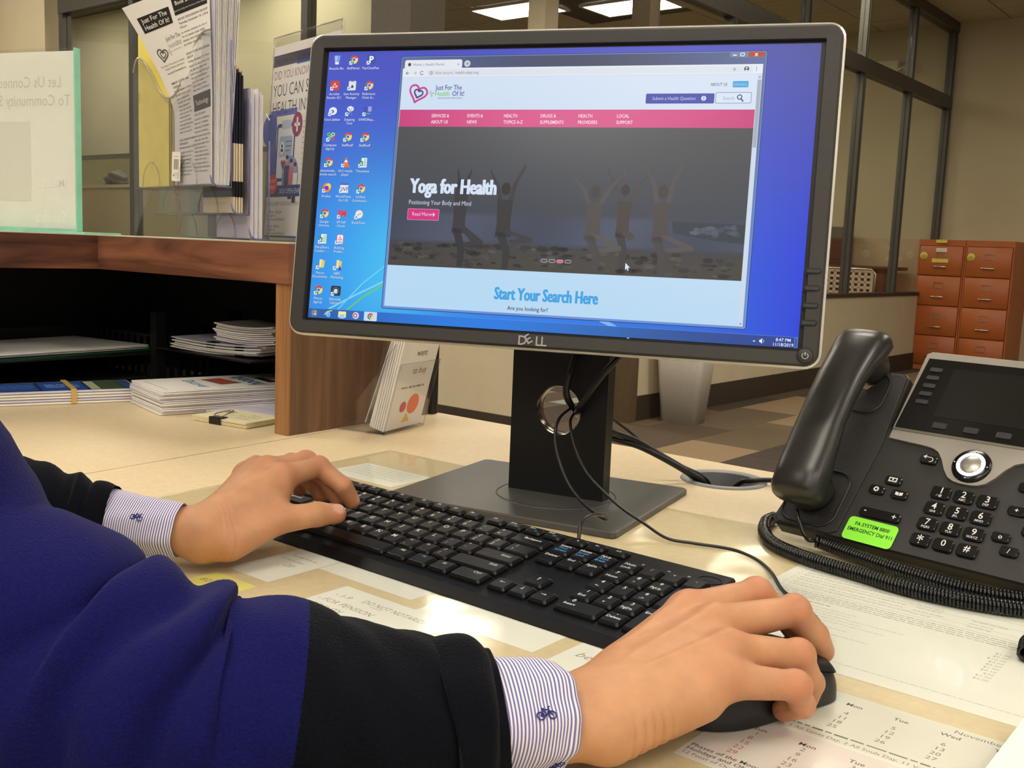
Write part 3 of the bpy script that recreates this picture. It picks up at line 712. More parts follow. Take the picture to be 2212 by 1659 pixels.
P.rrect(399, 626, 532, 671, 4, S(206, 140, 178), 17); P.rrect(401, 628, 530, 669, 3, S(206, 44, 124), 18); P.text('Read More', 418, 654, 21, S(240, 196, 222), 19, 'L', 0, .86)
P.line([(498, 648), (514, 648)], 2.6, S(245, 220, 236), 19); P.line([(507, 641), (514, 648), (507, 655)], 2.6, S(245, 220, 236), 19)
for k in range(4):
    x = 971+31*k; P.rrect(x-13, 803, x+13, 816, 6, S(176, 180, 186), 17); P.rrect(x-11, 805, x+11, 814, 4, S(232, 70, 140) if k == 2 else S(70, 70, 72), 18)
P.poly([(1283, 805), (1283, 830), (1289, 825), (1293, 834), (1297, 832), (1293, 823), (1301, 822)], S(214, 226, 244), 18)
[P.text('Start Your Search Here', 784+dx, 964, 66, S(64, 160, 220), 8, 'L', .014, .64) for dx in (-2, 0, 2)]; P.text('Are you looking for?', 840, 1003, 22, S(60, 66, 86), 8, 'L', .012, .88)
# desktop icons
def chrome(x, y, r=17):
    for c, a0 in ((S(214, 60, 44), 210), (S(250, 206, 74), -30), (S(52, 150, 76), 90)): P.circ(x, y, r, c, 3, 10, a0=a0, a1=a0+120)
    P.circ(x, y, r*.5, S(240, 240, 246), 4, 16); P.circ(x, y, r*.38, S(66, 100, 226), 5, 16)
def arrow(x, y): P.rect(x-20, y+6, x-7, y+20, S(232, 238, 248), 6); P.line([(x-17, y+17), (x-10, y+10)], 3, S(44, 84, 170), 7); P.poly([(x-8, y+8), (x-15, y+9), (x-9, y+15)], S(44, 84, 170), 7)
XC = (38, 114, 190); YR = [33 + 103.7*k for k in range(10)]
LABS = [(('Recycle Bin',), ('RefMarks!',), ('PayChexFlex',)), (('Acrobat', 'Reader DC'), ('Sam Activity', 'Manager'), ('Reference', 'Desk Sc...')), (('Cisco Jabber',), ('Snipping', 'Tool'), ('SAMS3Rep...',)), (('Computer', 'SignUp'), ('StaffStuff',), ('StaffStuff',)),
        (('downloada...', 'books search'), ('VLC media', 'player'), ('Timesheet',)), (('Firefox',), ('WorkFlows', '3.6.1.03'), ('Unified', 'Communic...')), (('Google', 'Chrome'), ('3M Self', 'Check'), ('BookTime',)), (("MaryEllen's", 'Cutabic - ...'), ('Building', 'Proble...')),
        (('Patron', 'Documents'), ('EBPL', 'Marketing')), (('Pharos', 'SignUp'), ('Edmunds', 'Library'))]
for j, row in enumerate(LABS):
    for i, lb in enumerate(row):
        x, y = XC[i], YR[j]
        for k, s in enumerate(lb): P.text(s, x+1, y+40+15*k, 14, S(24, 40, 90), 2, 'C'); P.text(s, x, y+39+15*k, 14, S(222, 232, 246), 3, 'C')
        key = (j, i)
        if key in ((0,1),(1,2),(3,1),(3,2),(4,0),(5,2),(6,0),(9,0)): chrome(x, y)
        elif key == (0,0): P.poly([(x-13, y-18), (x+15, y-18), (x+10, y+18), (x-8, y+18)], S(120, 150, 222), 3); P.poly([(x-10, y-16), (x+2, y-16), (x+1, y+8), (x-7, y+8)], S(160, 186, 238), 4); P.poly([(x-7, y+9), (x+9, y+9), (x+8, y+18), (x-6, y+18)], S(226, 236, 246), 4)
        elif key == (0,2): P.rrect(x-19, y-19, x+19, y+19, 5, S(44, 78, 156), 3); P.text('P', x, y+13, 38, S(236, 242, 250), 4, 'C', .03)
        elif key == (1,0): P.rrect(x-19, y-19, x+19, y+19, 3, S(206, 62, 40), 3); P.line([(x-12, y+10), (x, y-10), (x+2, y-2), (x+12, y+5), (x-10, y+8)], 2.5, S(244, 220, 214), 4)
        elif key == (1,1): P.rrect(x-15, y-18, x+17, y+20, 3, S(214, 220, 230), 3); P.rect(x-6, y-21, x+8, y-15, S(110, 110, 120), 4); P.poly([(x-6, y+6), (x+1, y-3), (x+8, y+6)], S(50, 60, 66), 4); P.rect(x-4, y+4, x+6, y+10, S(50, 60, 66), 4)
        elif key == (2,0): P.circ(x, y, 18, S(222, 232, 246), 3, 20, 16); P.circ(x-3, y+2, 9, S(90, 110, 200), 4, 16, 7); P.circ(x-7, y+3, 5, S(222, 232, 246), 5, 12, 4)
        elif key == (2,1): P.circ(x+1, y-9, 15, S(226, 230, 238), 3, 16, 11); P.line([(x-8, y-14), (x+10, y+16)], 3, S(120, 130, 160), 4); P.line([(x+10, y-16), (x-6, y+14)], 3, S(150, 160, 190), 4)
        elif key == (2,2): P.rect(x-16, y-16, x+10, y+6, S(70, 66, 170), 3); P.rect(x+2, y-18, x+18, y+2, S(150, 160, 216), 4); P.rect(x-6, y+8, x+14, y+12, S(90, 190, 110), 4)
        elif key == (3,0):
            for dx, dy, c in ((-9, -9, S(70, 210, 70)), (9, -9, S(214, 220, 70)), (-9, 9, S(90, 200, 230)), (9, 9, S(220, 60, 44))): P.line([(x+dx+7*math.cos(a), y+dy+6*math.sin(a)) for a in [PI*k/5 for k in range(11)]], 4, c, 3)
            P.rect(x-8, y-3, x+8, y+3, S(120, 200, 140), 3)
        elif key == (4,1): P.poly([(x-3, y-18), (x+3, y-18), (x+11, y+10), (x-11, y+10)], S(236, 120, 30), 3); P.poly([(x-5, y-8), (x+5, y-8), (x+7, y-1), (x-7, y-1)], S(240, 240, 240), 4); P.poly([(x-16, y+10), (x+16, y+10), (x+19, y+19), (x-19, y+19)], S(226, 110, 30), 3)
        elif key in ((4,2),(7,0)):
            P.rect(x-8, y-19, x+16, y+19, S(226, 240, 230), 3); P.rect(x-17, y-6, x-1, y+14, S(34, 110, 66), 4); P.text('X', x-9, y+10, 17, S(230, 240, 232), 5, 'C', .02)
            for a in range(5): P.rect(x+2, y-14+6*a, x+13, y-11+6*a, S(120, 170, 140), 4)
        elif key == (5,0): P.circ(x, y, 18, S(240, 130, 30), 3, 20); P.circ(x+6, y-6, 12, S(250, 206, 70), 4, 16); P.circ(x, y+1, 9, S(86, 60, 200), 5, 14); P.circ(x-9, y+2, 8, S(226, 84, 40), 4, 12)
        elif key == (5,1): P.rect(x-17, y-20, x+19, y+19, S(226, 232, 242), 3); P.rect(x-17, y-20, x+19, y-12, S(90, 90, 190), 4); P.text('WF', x+3, y+13, 25, S(70, 80, 120), 4, 'C', .01, .9)
        elif key == (6,1): P.text('3M', x, y+10, 34, S(226, 40, 50), 4, 'C', .05, .9)
        elif key == (6,2): P.circ(x, y, 19, S(130, 136, 146), 3); P.circ(x, y, 16.5, S(222, 228, 236), 4); P.line([(x-10, y+8), (x, y), (x+10, y-4)], 2, S(80, 84, 96), 5)
        elif key == (7,1): P.rrect(x-14, y-20, x+16, y+20, 5, S(206, 60, 70), 3); P.rrect(x-12, y-18, x+14, y+18, 4, S(238, 232, 238), 4); P.line([(x-6, y+2), (x+1, y-12), (x+3, y-3), (x+10, y+1), (x-5, y+3)], 2.4, S(214, 50, 60), 5); P.text('PDF', x+3, y+15, 10, S(90, 90, 110), 5, 'C', .02)
        elif key in ((8,0),(8,1)): P.poly([(x-6, y-20), (x+6, y-20), (x+9, y-16), (x+17, y-16), (x+15, y+12), (x-6, y+12)], S(236, 222, 150), 3); P.poly([(x+3, y-18), (x+17, y-14), (x+15, y+12), (x+3, y+14)], S(220, 200, 116), 4); (P.rect(x-8, y+12, x+12, y+16, S(60, 190, 110), 4) if i == 0 else P.poly([(x+2, y+20), (x+10, y), (x+18, y+20)], S(60, 60, 190), 5))
        elif key == (9,1): P.rrect(x-22, y-20, x+22, y+20, 6, S(36, 50, 70), 3); P.line([(x+13*math.cos(math.radians(a)), y+13*math.sin(math.radians(a))) for a in range(0, 361, 30)], 2, S(90, 130, 130), 4); P.text('e', x, y+9, 34, S(230, 238, 246), 5, 'C', .03)
        if key != (0,0): arrow(x, y)
# taskbar
P.grid(0, 1041, 1920, 1080, 24, 1, lambda x, y: mixc(mixc(S(40, 84, 150), S(34, 120, 220), math.exp(-((x-700)/520)**2)), S(34, 56, 140), max(0, (x-1300)/700)), 9)
P.rect(0, 1041, 1920, 1042, S(90, 150, 220), 10)
P.circ(27, 1060, 17, S(60, 110, 170), 11); 
for dx, dy, c in ((-5, -5, S(226, 100, 50)), (5, -5, S(130, 200, 80)), (-5, 5, S(80, 170, 230)), (5, 5, S(250, 210, 80))): P.rect(27+dx-4, 1060+dy-4, 27+dx+4, 1060+dy+4, c, 12)
P.text('e', 89, 1072, 42, S(110, 200, 246), 11, 'C', .03); P.line([(72, 1066), (84, 1052), (106, 1047)], 3, S(250, 220, 110), 12)
P.rect(134, 1048, 168, 1072, S(244, 228, 150), 11); P.rect(140, 1060, 162, 1076, S(150, 200, 236), 12)
P.circ(211, 1061, 14, S(196, 210, 236), 11); P.circ(209, 1061, 9, S(206, 70, 60), 12); P.poly([(206, 1055), (206, 1067), (215, 1061)], S(250, 240, 240), 13)
P.rrect(247, 1043, 303, 1079, 3, S(196, 216, 240), 11)
for c, a0 in ((S(214, 60, 44), 210), (S(250, 206, 74), -30), (S(52, 150, 76), 90)): P.circ(275, 1061, 13, c, 12, 10, a0=a0, a1=a0+120)
P.circ(275, 1061, 6.5, S(240, 240, 246), 13); P.circ(275, 1061, 5, S(66, 100, 226), 14)
P.poly([(1763, 1065), (1773, 1065), (1768, 1060)], S(230, 236, 248), 11); P.poly([(1786, 1058), (1790, 1058), (1796, 1052), (1796, 1072), (1790, 1066), (1786, 1066)], S(230, 236, 248), 11); P.line([(1800, 1056), (1802, 1062), (1800, 1068)], 1.6, S(180, 196, 226), 11)
P.text('8:47 PM', 1868, 1059, 16, S(226, 234, 248), 11, 'C', .006); P.text('11/18/2019', 1868, 1076, 16, S(226, 234, 248), 11, 'C', .006); P.rect(1906, 1043, 1919, 1080, S(90, 120, 200), 11); P.rect(1908, 1045, 1917, 1078, S(50, 80, 170), 12)
o = P.build('screen', print_mat('screen_glow', .70, .32, .35), mon, 'lit desktop with a web page, icons and a taskbar'); o.matrix_basis = HL

# ---- stand: base plate, swivel ring, upright with round cable hole
M_plate = mat('stand_base_grey', S(76, 75, 72), .36, metal=.2, noise=.04, nscale=8)
q = MB(); loops(q, [zl(rrl(-.126, .126, -.1085, .1085, .006), 0.0007), zl(rrl(-.126, .126, -.1085, .1085, .006), .0055), zl(rrl(-.1245, .1245, -.107, .107, .006), .0068)], 0, False, True, True)
q.build('base_plate', M_plate, mon)
cc = MI @ V(.050, 1.046, 0)
q = MB(); q.lathe([(.0625, .00665), (.0625, .0071), (.0618, .0073)], 48); q.lathe([(.0605, .0073), (0, .0073)], 48, 0); o = q.build('swivel_disc', M_plate, mon); o.location = cc
q = MB(); q.lathe([(.0605, .0069), (.0618, .0069)], 48); o = q.build('swivel_groove', M_mblack, mon); o.location = cc
cw, t0, t1 = .0535, -.004, .014
hz, hr = .0955, .0255
q = MB(); n = 64; ang = [2*PI*k/n for k in range(n)]; zb, zt = .0073, .34
ring0 = []; ring1 = []
for a in ang:
    d = (math.cos(a), math.sin(a)); ts = []
    if abs(d[0]) > 1e-9: ts.append(cw/abs(d[0]))
    if d[1] > 1e-9: ts.append((zt-hz)/d[1])
    if d[1] < -1e-9: ts.append((hz-zb)/-d[1])
    t = min(ts); ring0.append((d[0]*t, hz+d[1]*t)); ring1.append((d[0]*hr, hz+d[1]*hr))
for cx, cz in ((cw, zt), (-cw, zt), (-cw, zb), (cw, zb)):
    k = min(range(n), key=lambda i: (ring0[i][0]-cx)**2+(ring0[i][1]-cz)**2); ring0[k] = (cx, cz)
loops(q, [[(x, t0, z) for x, z in ring1], [(x, t0, z) for x, z in ring0], [(x, t1, z) for x, z in ring0], [(x, t1, z) for x, z in ring1]])
uo = q.build('upright', M_mblack, mon); uo.location = (cc.x, cc.y, 0); uo.rotation_euler = (0, 0, 0)
q = MB(); q.lathe([(hr+.0002, t1), (hr-.0012, t1-.002), (hr-.0012, t0+.002), (hr+.0004, t0-.0004)], 48); q.xf(Matrix.Translation((0, 0, hz)) @ Matrix.Rotation(-PI/2, 4, 'X')); o = q.build('hole_liner', mat('polished_liner', S(110, 106, 98), .18, metal=.9), mon); o.location = (cc.x, cc.y, 0)
# ---------------------------------------------------------------- keyboard
KU = .01905
KYAW, KSL = -.685594, .139275
kb = thing('keyboard', 'black full size wired keyboard with white legends on the desk mat', 'keyboard', (-.04437, .81983, 0), (0, 0, KYAW))
KT = Matrix.Translation((0, 0, .018)) @ Matrix.Rotation(KSL, 4, 'X')
M_kb = mat('keyboard_case', S(15, 15, 16), .42, noise=.1, nscale=400, bump=.08, bscale=2500, spec=.22)
M_key = mat('keycap_black', S(13, 13, 14), .36, noise=.08, nscale=500, bump=.08, bscale=3000, spec=.3)
M_leg = mat('legend_white', S(226, 226, 222), .5); M_legb = mat('legend_blue', S(80, 160, 214), .5)
q = MB()
# body: back rim, plate, front lip; profile swept along x
prof = [(.0700, -.0050), (.0690, -.0040), (-.0560, -.0040), (-.0590, -.0052), (-.0665, -.0120), (-.0672, -.0140), (-.0640, -.0150), (.0690, -.0150), (.0705, -.0135)]
xs = [-.2205, -.2190, .2190, .2205]; ins = [.0015, 0, 0, .0015]
vs = []; n = len(prof)
for x, e in zip(xs, ins):
    for y, z in prof: vs.append((x, y*(1-e*8), z-e*.3))
fs = [tuple(range(n)), tuple(range(3*n, 4*n))[::-1]]
for k in range(3): fs += [(k*n+i, (k+1)*n+i, (k+1)*n+(i+1) % n, k*n+(i+1) % n) for i in range(n)]
q.add(vs, fs); q.xf(KT); q.v = [(x, y, max(z, .0008)) for x, y, z in q.v]; q.build('case', M_kb, kb)
for x in (-.16, .16):
    q = MB(); q.box(x-.015, x+.015, .045, .052, .0004, .014); q.build('foot', M_kb, kb)
def key_shape(wu, hu, top=0.0):
    w, h = wu*KU/2, hu*KU/2; q = MB()
    g = .0010
    L = [zl(rrl(-w+g, w-g, -h+g, h-g, .0014, 2), -.0046), zl(rrl(-w+g+.0003, w-g-.0003, -h+g+.0003, h-g-.0003, .0014, 2), -.0022), zl(rrl(-w+g+.0016, w-g-.0016, -h+g+.0014, h-g-.0018, .0016, 2), -.0003), zl(rrl(-w+g+.0022, w-g-.0022, -h+g+.0020, h-g-.0024, .0014, 2), 0)]
    loops(q, L, 0, False, False, True); return q
def key(u, row, w, legs=(), hu=1.0):
    q = key_shape(w, hu)
    for t, dx, dy, sz, mi in legs: q.text(t, dx*KU, dy*KU, .00012, sz, mi, 'C' if not t.startswith('<') else 'L', .012)
    o = q.build('key', [M_key, M_leg, M_legb], kb)
    o.matrix_basis = KT @ Matrix.Translation(((u-11.25)*KU, (2-row)*KU, 0))
    return o
def lg(t, dx=-.14, dy=.0, sz=.0062, mi=1): return (t, dx, dy, sz, mi)
row0 = [('~', '`'), ('!', '1'), ('@', '2'), ('#', '3'), ('$', '4'), ('%', '5'), ('^', '6'), ('&', '7'), ('*', '8'), ('(', '9'), (')', '0'), ('_', '-'), ('+', '=')]
for i, (a, b) in enumerate(row0): key(.5+i, 0, 1, [lg(a, -.16, .12, .0055), lg(b, -.16, -.24, .0055)])
key(14, 0, 2, [lg('Backspace', .1, .0, .0042)])
key(.75, 1, 1.5, [lg('Tab', -.3, 0, .0045)])
for i, c in enumerate('QWERTYUIOP'): key(2+i, 1, 1, [lg(c, -.12, .02, .0066)])
key(12, 1, 1, [lg('{', -.14, .12, .0055), lg('[', -.14, -.24, .0055)]); key(13, 1, 1, [lg('}', -.14, .12, .0055), lg(']', -.14, -.24, .0055)]); key(14.25, 1, 1.5, [lg('|', -.3, .12, .005), lg('\\', -.3, -.24, .005)])
key(.875, 2, 1.75, [lg('Caps Lock', -.2, 0, .0042)])
for i, c in enumerate('ASDFGHJKL'): key(2.25+i, 2, 1, [lg(c, -.12, .02, .0066)])
key(11.25, 2, 1, [lg(':', -.14, .1, .0055), lg(';', -.14, -.24, .0055)]); key(12.25, 2, 1, [lg('"', -.14, .1, .0055), lg("'", -.14, -.24, .0055)]); key(13.875, 2, 2.25, [lg('Enter', .4, .0, .0045)])
key(1.125, 3, 2.25, [lg('Shift', -.5, 0, .0045)])
for i, c in enumerate('ZXCVBNM'): key(2.75+i, 3, 1, [lg(c, -.12, .02, .0066)])
for i, (a, b) in enumerate((('<', ','), ('>', '.'), ('?', '/'))): key(9.75+i, 3, 1, [(' '+a, -.14, .1, .0055, 1), lg(b, -.14, -.24, .0055)])
key(13.625, 3, 2.75, [lg('Shift', .75, .05, .0045)])
key(.75, 4, 1.5, [lg('Ctrl', -.3, 0, .0045)]); key(2.1, 4, 1.15); key(3.3, 4, 1.15, [lg('Alt', -.2, 0, .0045)]); key(6.7, 4, 5.6); key(10.15, 4, 1.25, [lg('Alt', 0, .1, .0045)]); key(11.4, 4, 1.2, [lg('Fn', 0, .1, .0045, 2)]); key(12.6, 4, 1.15, [lg('=', 0, .0, .007)]); key(14.1, 4, 1.75, [lg('Ctrl', .25, .1, .0045)])
key(.5, -1, 1, [lg('Esc', -.1, -.1, .0045)], .68)
FX = [2.19, 3.2, 4.22, 5.23, 6.72, 7.76, 8.8, 9.84, 11.26, 12.34, 13.42, 14.49]
for i, x in enumerate(FX): key(x, -1, 1, [lg('F%d' % (i+1), -.14, .02, .0040)] + ([lg(['>', 'oo', '>|', 'o>'][i-8], .14, -.16, .0034, 2)] if i > 7 else []), .68)
for x, t in ((15.76, '<'), (16.77, '<-'), (17.85, '<+')): key(x, -1, 1, [(' '+t, 0, -.1, .0045, 1)], .68)
for x, a, b in ((15.76, 'Insert', ('Print', 'Screen')), (16.77, 'Home', ('Scroll', 'Lock')), (17.78, 'PgUp', ('Pause', 'Break'))): key(x, 0, 1, [lg(a, 0, .16, .0044), lg(b[0], 0, -.06, .0042, 2), lg(b[1], 0, -.28, .0042, 2)])
for x, a in ((15.76, 'Delete'), (16.77, 'End'), (17.78, 'PgDn')): key(x, 1, 1, [lg(a, 0, .12, .0044)])
def arrow_key(u, row, ang):
    o = key(u, row, 1); q = MB(); s = .0022
    q.box(-s, s, -.0003, .0003, 0, .00002); q.add([(s+.0004, 0, .00002), (s-.0014, .0013, .00002), (s-.0014, -.0013, .00002)], [(0, 1, 2)]); q.xf(Matrix.Translation((0, .0012, .0001)) @ Matrix.Rotation(ang, 4, 'Z'))
    k = q.build('legend', M_leg, o)
arrow_key(15.76, 4, PI); arrow_key(16.77, 4, -PI/2); arrow_key(17.78, 4, 0); arrow_key(16.77, 3, PI/2)
NX = [19.0, 20.0, 21.0, 22.0]
NP = [[('Num', 'Lock'), ('/', ''), ('*', ''), ('-', '')], [('7', 'Home'), ('8', '^'), ('9', 'PgUp')], [('4', '<-'), ('5', ''), ('6', '->')], [('1', 'End'), ('2', 'v'), ('3', 'PgDn')]]
for r, row in enumerate(NP):
    for c, (a, b) in enumerate(row): key(NX[c], r, 1, [lg(a, 0, .12 if r else .05, .0056 if r else .0048)] + ([(' '+b, -.05, -.24, .0042, 1)] if b else []))
key(19.5, 4, 2, [lg('0', -.45, .18, .0056), lg('Insert', -.45, -.1, .0042)]); key(21, 4, 1, [lg('.', 0, .2, .007), lg('Delete', 0, -.1, .0042)])
key(22, 1.5, 1, [lg('+', 0, .1, .006)], 2.0); key(22, 3.5, 1, [lg('Enter', 0, .35, .0044)], 2.0)
for x in (19.2, 20.4, 21.5 - .2):
    q = MB(); q.box(-.0011, .0011, -.0007, .0007, 0, .0006); o = q.build('indicator_light', mat('led_grey', S(150, 150, 146), .4), kb); o.matrix_basis = KT @ Matrix.Translation(((x-11.25)*KU, (2+.75)*KU, -.004))
q = MB(); q.tube([(.0095*math.cos(a), .0062*math.sin(a), 0) for a in [2*PI*k/24 for k in range(24)]], .0004, 4, closed=True); q.text('DELL', 0, -.0016, .0003, .0052, 0, 'C', .01)
o = q.build('logo', M_key, kb); o.matrix_basis = KT @ Matrix.Translation(((22.1-11.25)*KU, 2.95*KU, -.0039))

# ---------------------------------------------------------------- smooth cable helper
def smooth_path(pts, n=8):
    P = [Vector(p) for p in pts]; P = [P[0]*2-P[1]] + P + [P[-1]*2-P[-2]]; out = []
    for i in range(1, len(P)-2):
        for k in range(n):
            t = k/n; a, b, c, d = P[i-1], P[i], P[i+1], P[i+2]
            out.append(.5*((2*b) + (c-a)*t + (2*a-5*b+4*c-d)*t*t + (3*b-a-3*c+d)*t**3))
    out.append(P[-2]); return out
M_cable = mat('black_cable', S(16, 16, 17), .38, noise=.1)
def cable_part(name, pts, r, parent):
    """a cable given in scene coordinates, made a part of its thing"""
    inv = (Matrix.Translation(parent.location) @ parent.rotation_euler.to_matrix().to_4x4()).inverted()
    q = MB(); q.tube([inv @ p for p in smooth_path(pts)], r, 8); return q.build(name, M_cable, parent)
cable_part('cable', [(.0570, .812, .0175), (.0596, .823, .0215), (.0624, .835, .0344), (.0722, .855, .0355), (.0832, .880, .0294), (.0903, .905, .0201), (.0872, .930, .0147), (.0722, .955, .0205), (.057, .975, .0368), (.0476, .990, .0585), (.0444, 1.0, .0772), (.0483, 1.012, .0919), (.060, 1.032, .0990), (.070, 1.062, .0945), (.085, 1.10, .078), (.12, 1.14, .055)], .0016, kb)

# ---------------------------------------------------------------- mouse
MH = math.radians(35)
ms = thing('mouse', 'black wired mouse under the right hand', 'mouse', (.1440, .5762, 0.0006), (0, 0, MH))
M_ms = mat('mouse_black', S(20, 20, 21), .40, noise=.08, nscale=300, bump=.06, bscale=2500)
def mshape(t, v, off=0.0, stretch=0.0):
    """t: -1 rear .. 1 front; v: 0 right side .. pi left side"""
    x = .0565*t + stretch
    e_ = 3.0 if t < 0 else 9.0
    w = .0305*(max(0, 1-abs(t*.985)**e_))**.5*(1-.06*(1-t*t)) + .0008
    h = (.0170 + .0195*max(0, math.cos((t+.18)*1.2))**1.1)*(max(0, 1-abs(t*.99)**(5 if t < 0 else 14)))**.45
    c, s_ = math.cos(v), math.sin(v)
    y = -w*math.copysign(abs(c)**.65, c); z = max(0.0, h*abs(s_)**.72)
    return V(x, y, z+.0005) + V(0, -c*off, s_*off)
def mpatch(t0, t1, v0, v1, nt, nv, off=0.0, st=0.0):
    q = MB(); vs = [mshape(t0+(t1-t0)*i/nt, v0+(v1-v0)*j/nv, off, st) for i in range(nt+1) for j in range(nv+1)]
    q.add(vs, [(i*(nv+1)+j, (i+1)*(nv+1)+j, (i+1)*(nv+1)+j+1, i*(nv+1)+j+1) for i in range(nt) for j in range(nv)], 0, True); return q
q = mpatch(-1, 1, 0, PI, 36, 24); q.prism([(x, y) for x, y in rrl(-.05, .05, -.024, .024, .02)], .0, .002); q.build('body', M_ms, ms)
for nm, v0, v1 in (('right_button', .62, PI/2-.07), ('left_button', PI/2+.07, PI-.62)):
    q = mpatch(.08, .985, v0, v1, 18, 10, .0013, .0012); q2 = mpatch(.08, .985, v0, v1, 18, 10, -.001, .0012)
    q.add(q2.v, q2.f, 0, True); o = q.build(nm, M_ms, ms)
q = MB(); q.lathe([(0, -.003), (.009, -.003), (.0105, -.0015), (.0105, .0015), (.009, .003), (0, .003)], 24); q.xf(Matrix.Translation((.034, 0, .0215)) @ Matrix.Rotation(PI/2, 4, 'X')); q.build('scroll_wheel', mat('wheel_blue_black', S(40, 42, 62), .5), ms)
cable_part('cable', [(.186, .6050, .010), (.200, .620, .009), (.215, .650, .005), (.2235, .69, .0035), (.2242, .7276, .0035), (.2165, .771, .003), (.2185, .815, .003), (.2158, .8481, .003), (.2060, .873, .003), (.1917, .8857, .003), (.167, .896, .003), (.1453, .9054, .004), (.1271, .930, .0105), (.1029, .955, .0222), (.0775, .985, .0423), (.0651, 1.0, .0641), (.0598, 1.015, .0869), (.064, 1.034, .0935), (.0706, 1.062, .0905), (.10, 1.11, .072), (.125, 1.14, .052)], .0015, ms)
q = MB(); q.tube([(.054, 0, .010), (.062, 0, .0095), (.068, .0005, .0092)], [.0032, .0028, .0020], 10); q.build('strain_relief', M_cable, ms)

# ---------------------------------------------------------------- monitor and phone cables
def cable(lab, pts, r):
    q = MB(); q.tube(smooth_path(pts), r, 10); o = q.build('cable', M_cable); tag(o, lab, 'cable', 'cables behind the monitor'); return o
cable('thick black cable hanging straight down behind the screen into the stand hole', [(.0680, 1.052, .22), (.0645, 1.036, .175), (.0625, 1.030, .1552), (.0562, 1.022, .1304), (.0545, 1.020, .117), (.0610, 1.032, .1025), (.0725, 1.065, .0890), (.1071, 1.118, .0642), (.1398, 1.140, .0503), (.1735, 1.152, .0311), (.2016, 1.158, .0151), (.2227, 1.158, .0025), (.235, 1.168, -.018)], .0036)
cable('thick black cable slanting from the right behind the screen to the stand hole', [(0.1288, 1.03, 0.1884), (0.1118, 1.012, 0.1698), (0.101, 1.004, 0.1544), (0.0879, 1.004, 0.138), (0.075, 1.012, 0.1164), (0.0675, 1.026, 0.0987), (.0735, 1.070, .0850), (.1076, 1.124, .0554), (.1454, 1.142, .0426), (.1845, 1.150, .0235), (.2129, 1.160, .0062), (.2202, 1.163, .0002), (.230, 1.172, -.018)], .0034)
cable('thin black cable running above the thick ones from the stand to the grommet', [(.0735, 1.075, .0960), (.1083, 1.140, .0754), (.1309, 1.160, .0597), (.1599, 1.172, .0374), (.1986, 1.172, .0172), (.2273, 1.165, .0045), (.240, 1.170, -.018)], .0018)
# ---------------------------------------------------------------- desk phone
PYAW, PSL = -.8157, .8584
ph = thing('desk_phone', 'black office desk phone with handset, display and keypad', 'desk phone', (.3716, .8353, 0), (0, 0, PYAW))
PT = Matrix.Translation((0, 0, .047)) @ Matrix.Rotation(PSL, 4, 'X')     # x right, y up the sloping face, z out of it
M_ph = mat('phone_black', S(34, 33, 31), .46, noise=.08, nscale=500, bump=.12, bscale=2200)
M_phg = mat('phone_gloss', S(16, 16, 17), .22, noise=.1, nscale=300)
M_phs = mat('phone_silver', S(186, 182, 172), .34, metal=.75, noise=.04)
M_hand = mat('handset_black', S(44, 43, 40), .30, noise=.06, nscale=300, bump=.05, bscale=2500)
M_ds = glassy('display_glass', (.9, .9, .9))
def pbuild(name, q, m, parent=ph, label=None):
    o = q.build(name, m, parent, label)
    if parent is ph: o.matrix_basis = PT
    return o
mm = .001
# body slab: outline seen from the front
q = MB()
OUT = [(-158, -34), (-152, -40), (92, -40), (100, -34), (100, 60), (94, 74), (-84, 76), (-88, 82), (-92, 138), (-97, 143), (-112, 143), (-118, 138), (-140, 100)]
OUT = [(x*mm, y*mm) for x, y in OUT]
def inset(poly, d):
    n = len(poly); out = []
    for i in range(n):
        a, b, c = Vector(poly[i-1]), Vector(poly[i]), Vector(poly[(i+1) % n]); e1 = (b-a).normalized(); e2 = (c-b).normalized(); n1 = Vector((-e1.y, e1.x)); n2 = Vector((-e2.y, e2.x)); nn = (n1+n2); nn.normalize(); k = max(.4, nn.dot(n1)); out.append(tuple(b+nn*(d/k)))
    return out
loops(q, [zl(OUT, -.016), zl(OUT, -.002), zl(inset(OUT, .0015), 0)], 0, False, True, True)
pbuild('body', q, M_ph)
q = MB(); q.rbox(-.075, .085, .0, .12, -.05, -.012, .006, 2); pbuild('back_housing', q, M_ph)
# foot stand reaching the desk
q = MB(); M_ = PT
for x in (-.05, .06):
    a = PT @ V(x, .085, -.04); b = V(a.x, a.y+.05, .014); q.tube([a, b], .012, 8)
q.rbox(-.07, .08, (PT @ V(0, .085, -.04)).y+.035, (PT @ V(0, .085, -.04)).y+.065, .0006, .008, .003, 1)
fo = q.build('foot_stand', M_ph, ph)
# cradle pad (fine mesh texture) left of keypad
CR = [(-155, -33), (-150, -38), (-98, -38), (-92, -34), (-88, 60), (-94, 136), (-99, 140), (-111, 140), (-116, 136), (-136, 98)]
q = MB(); CRm = [(x*mm, y*mm) for x, y in CR]; loops(q, [zl(CRm, .0), zl(CRm, .0012), zl(inset(CRm, .001), .0016)], 0, False, False, True)
pbuild('cradle', q, mat('cradle_mesh', S(30, 29, 28), .55, noise=.5, nscale=900, bump=.6, bscale=1400))
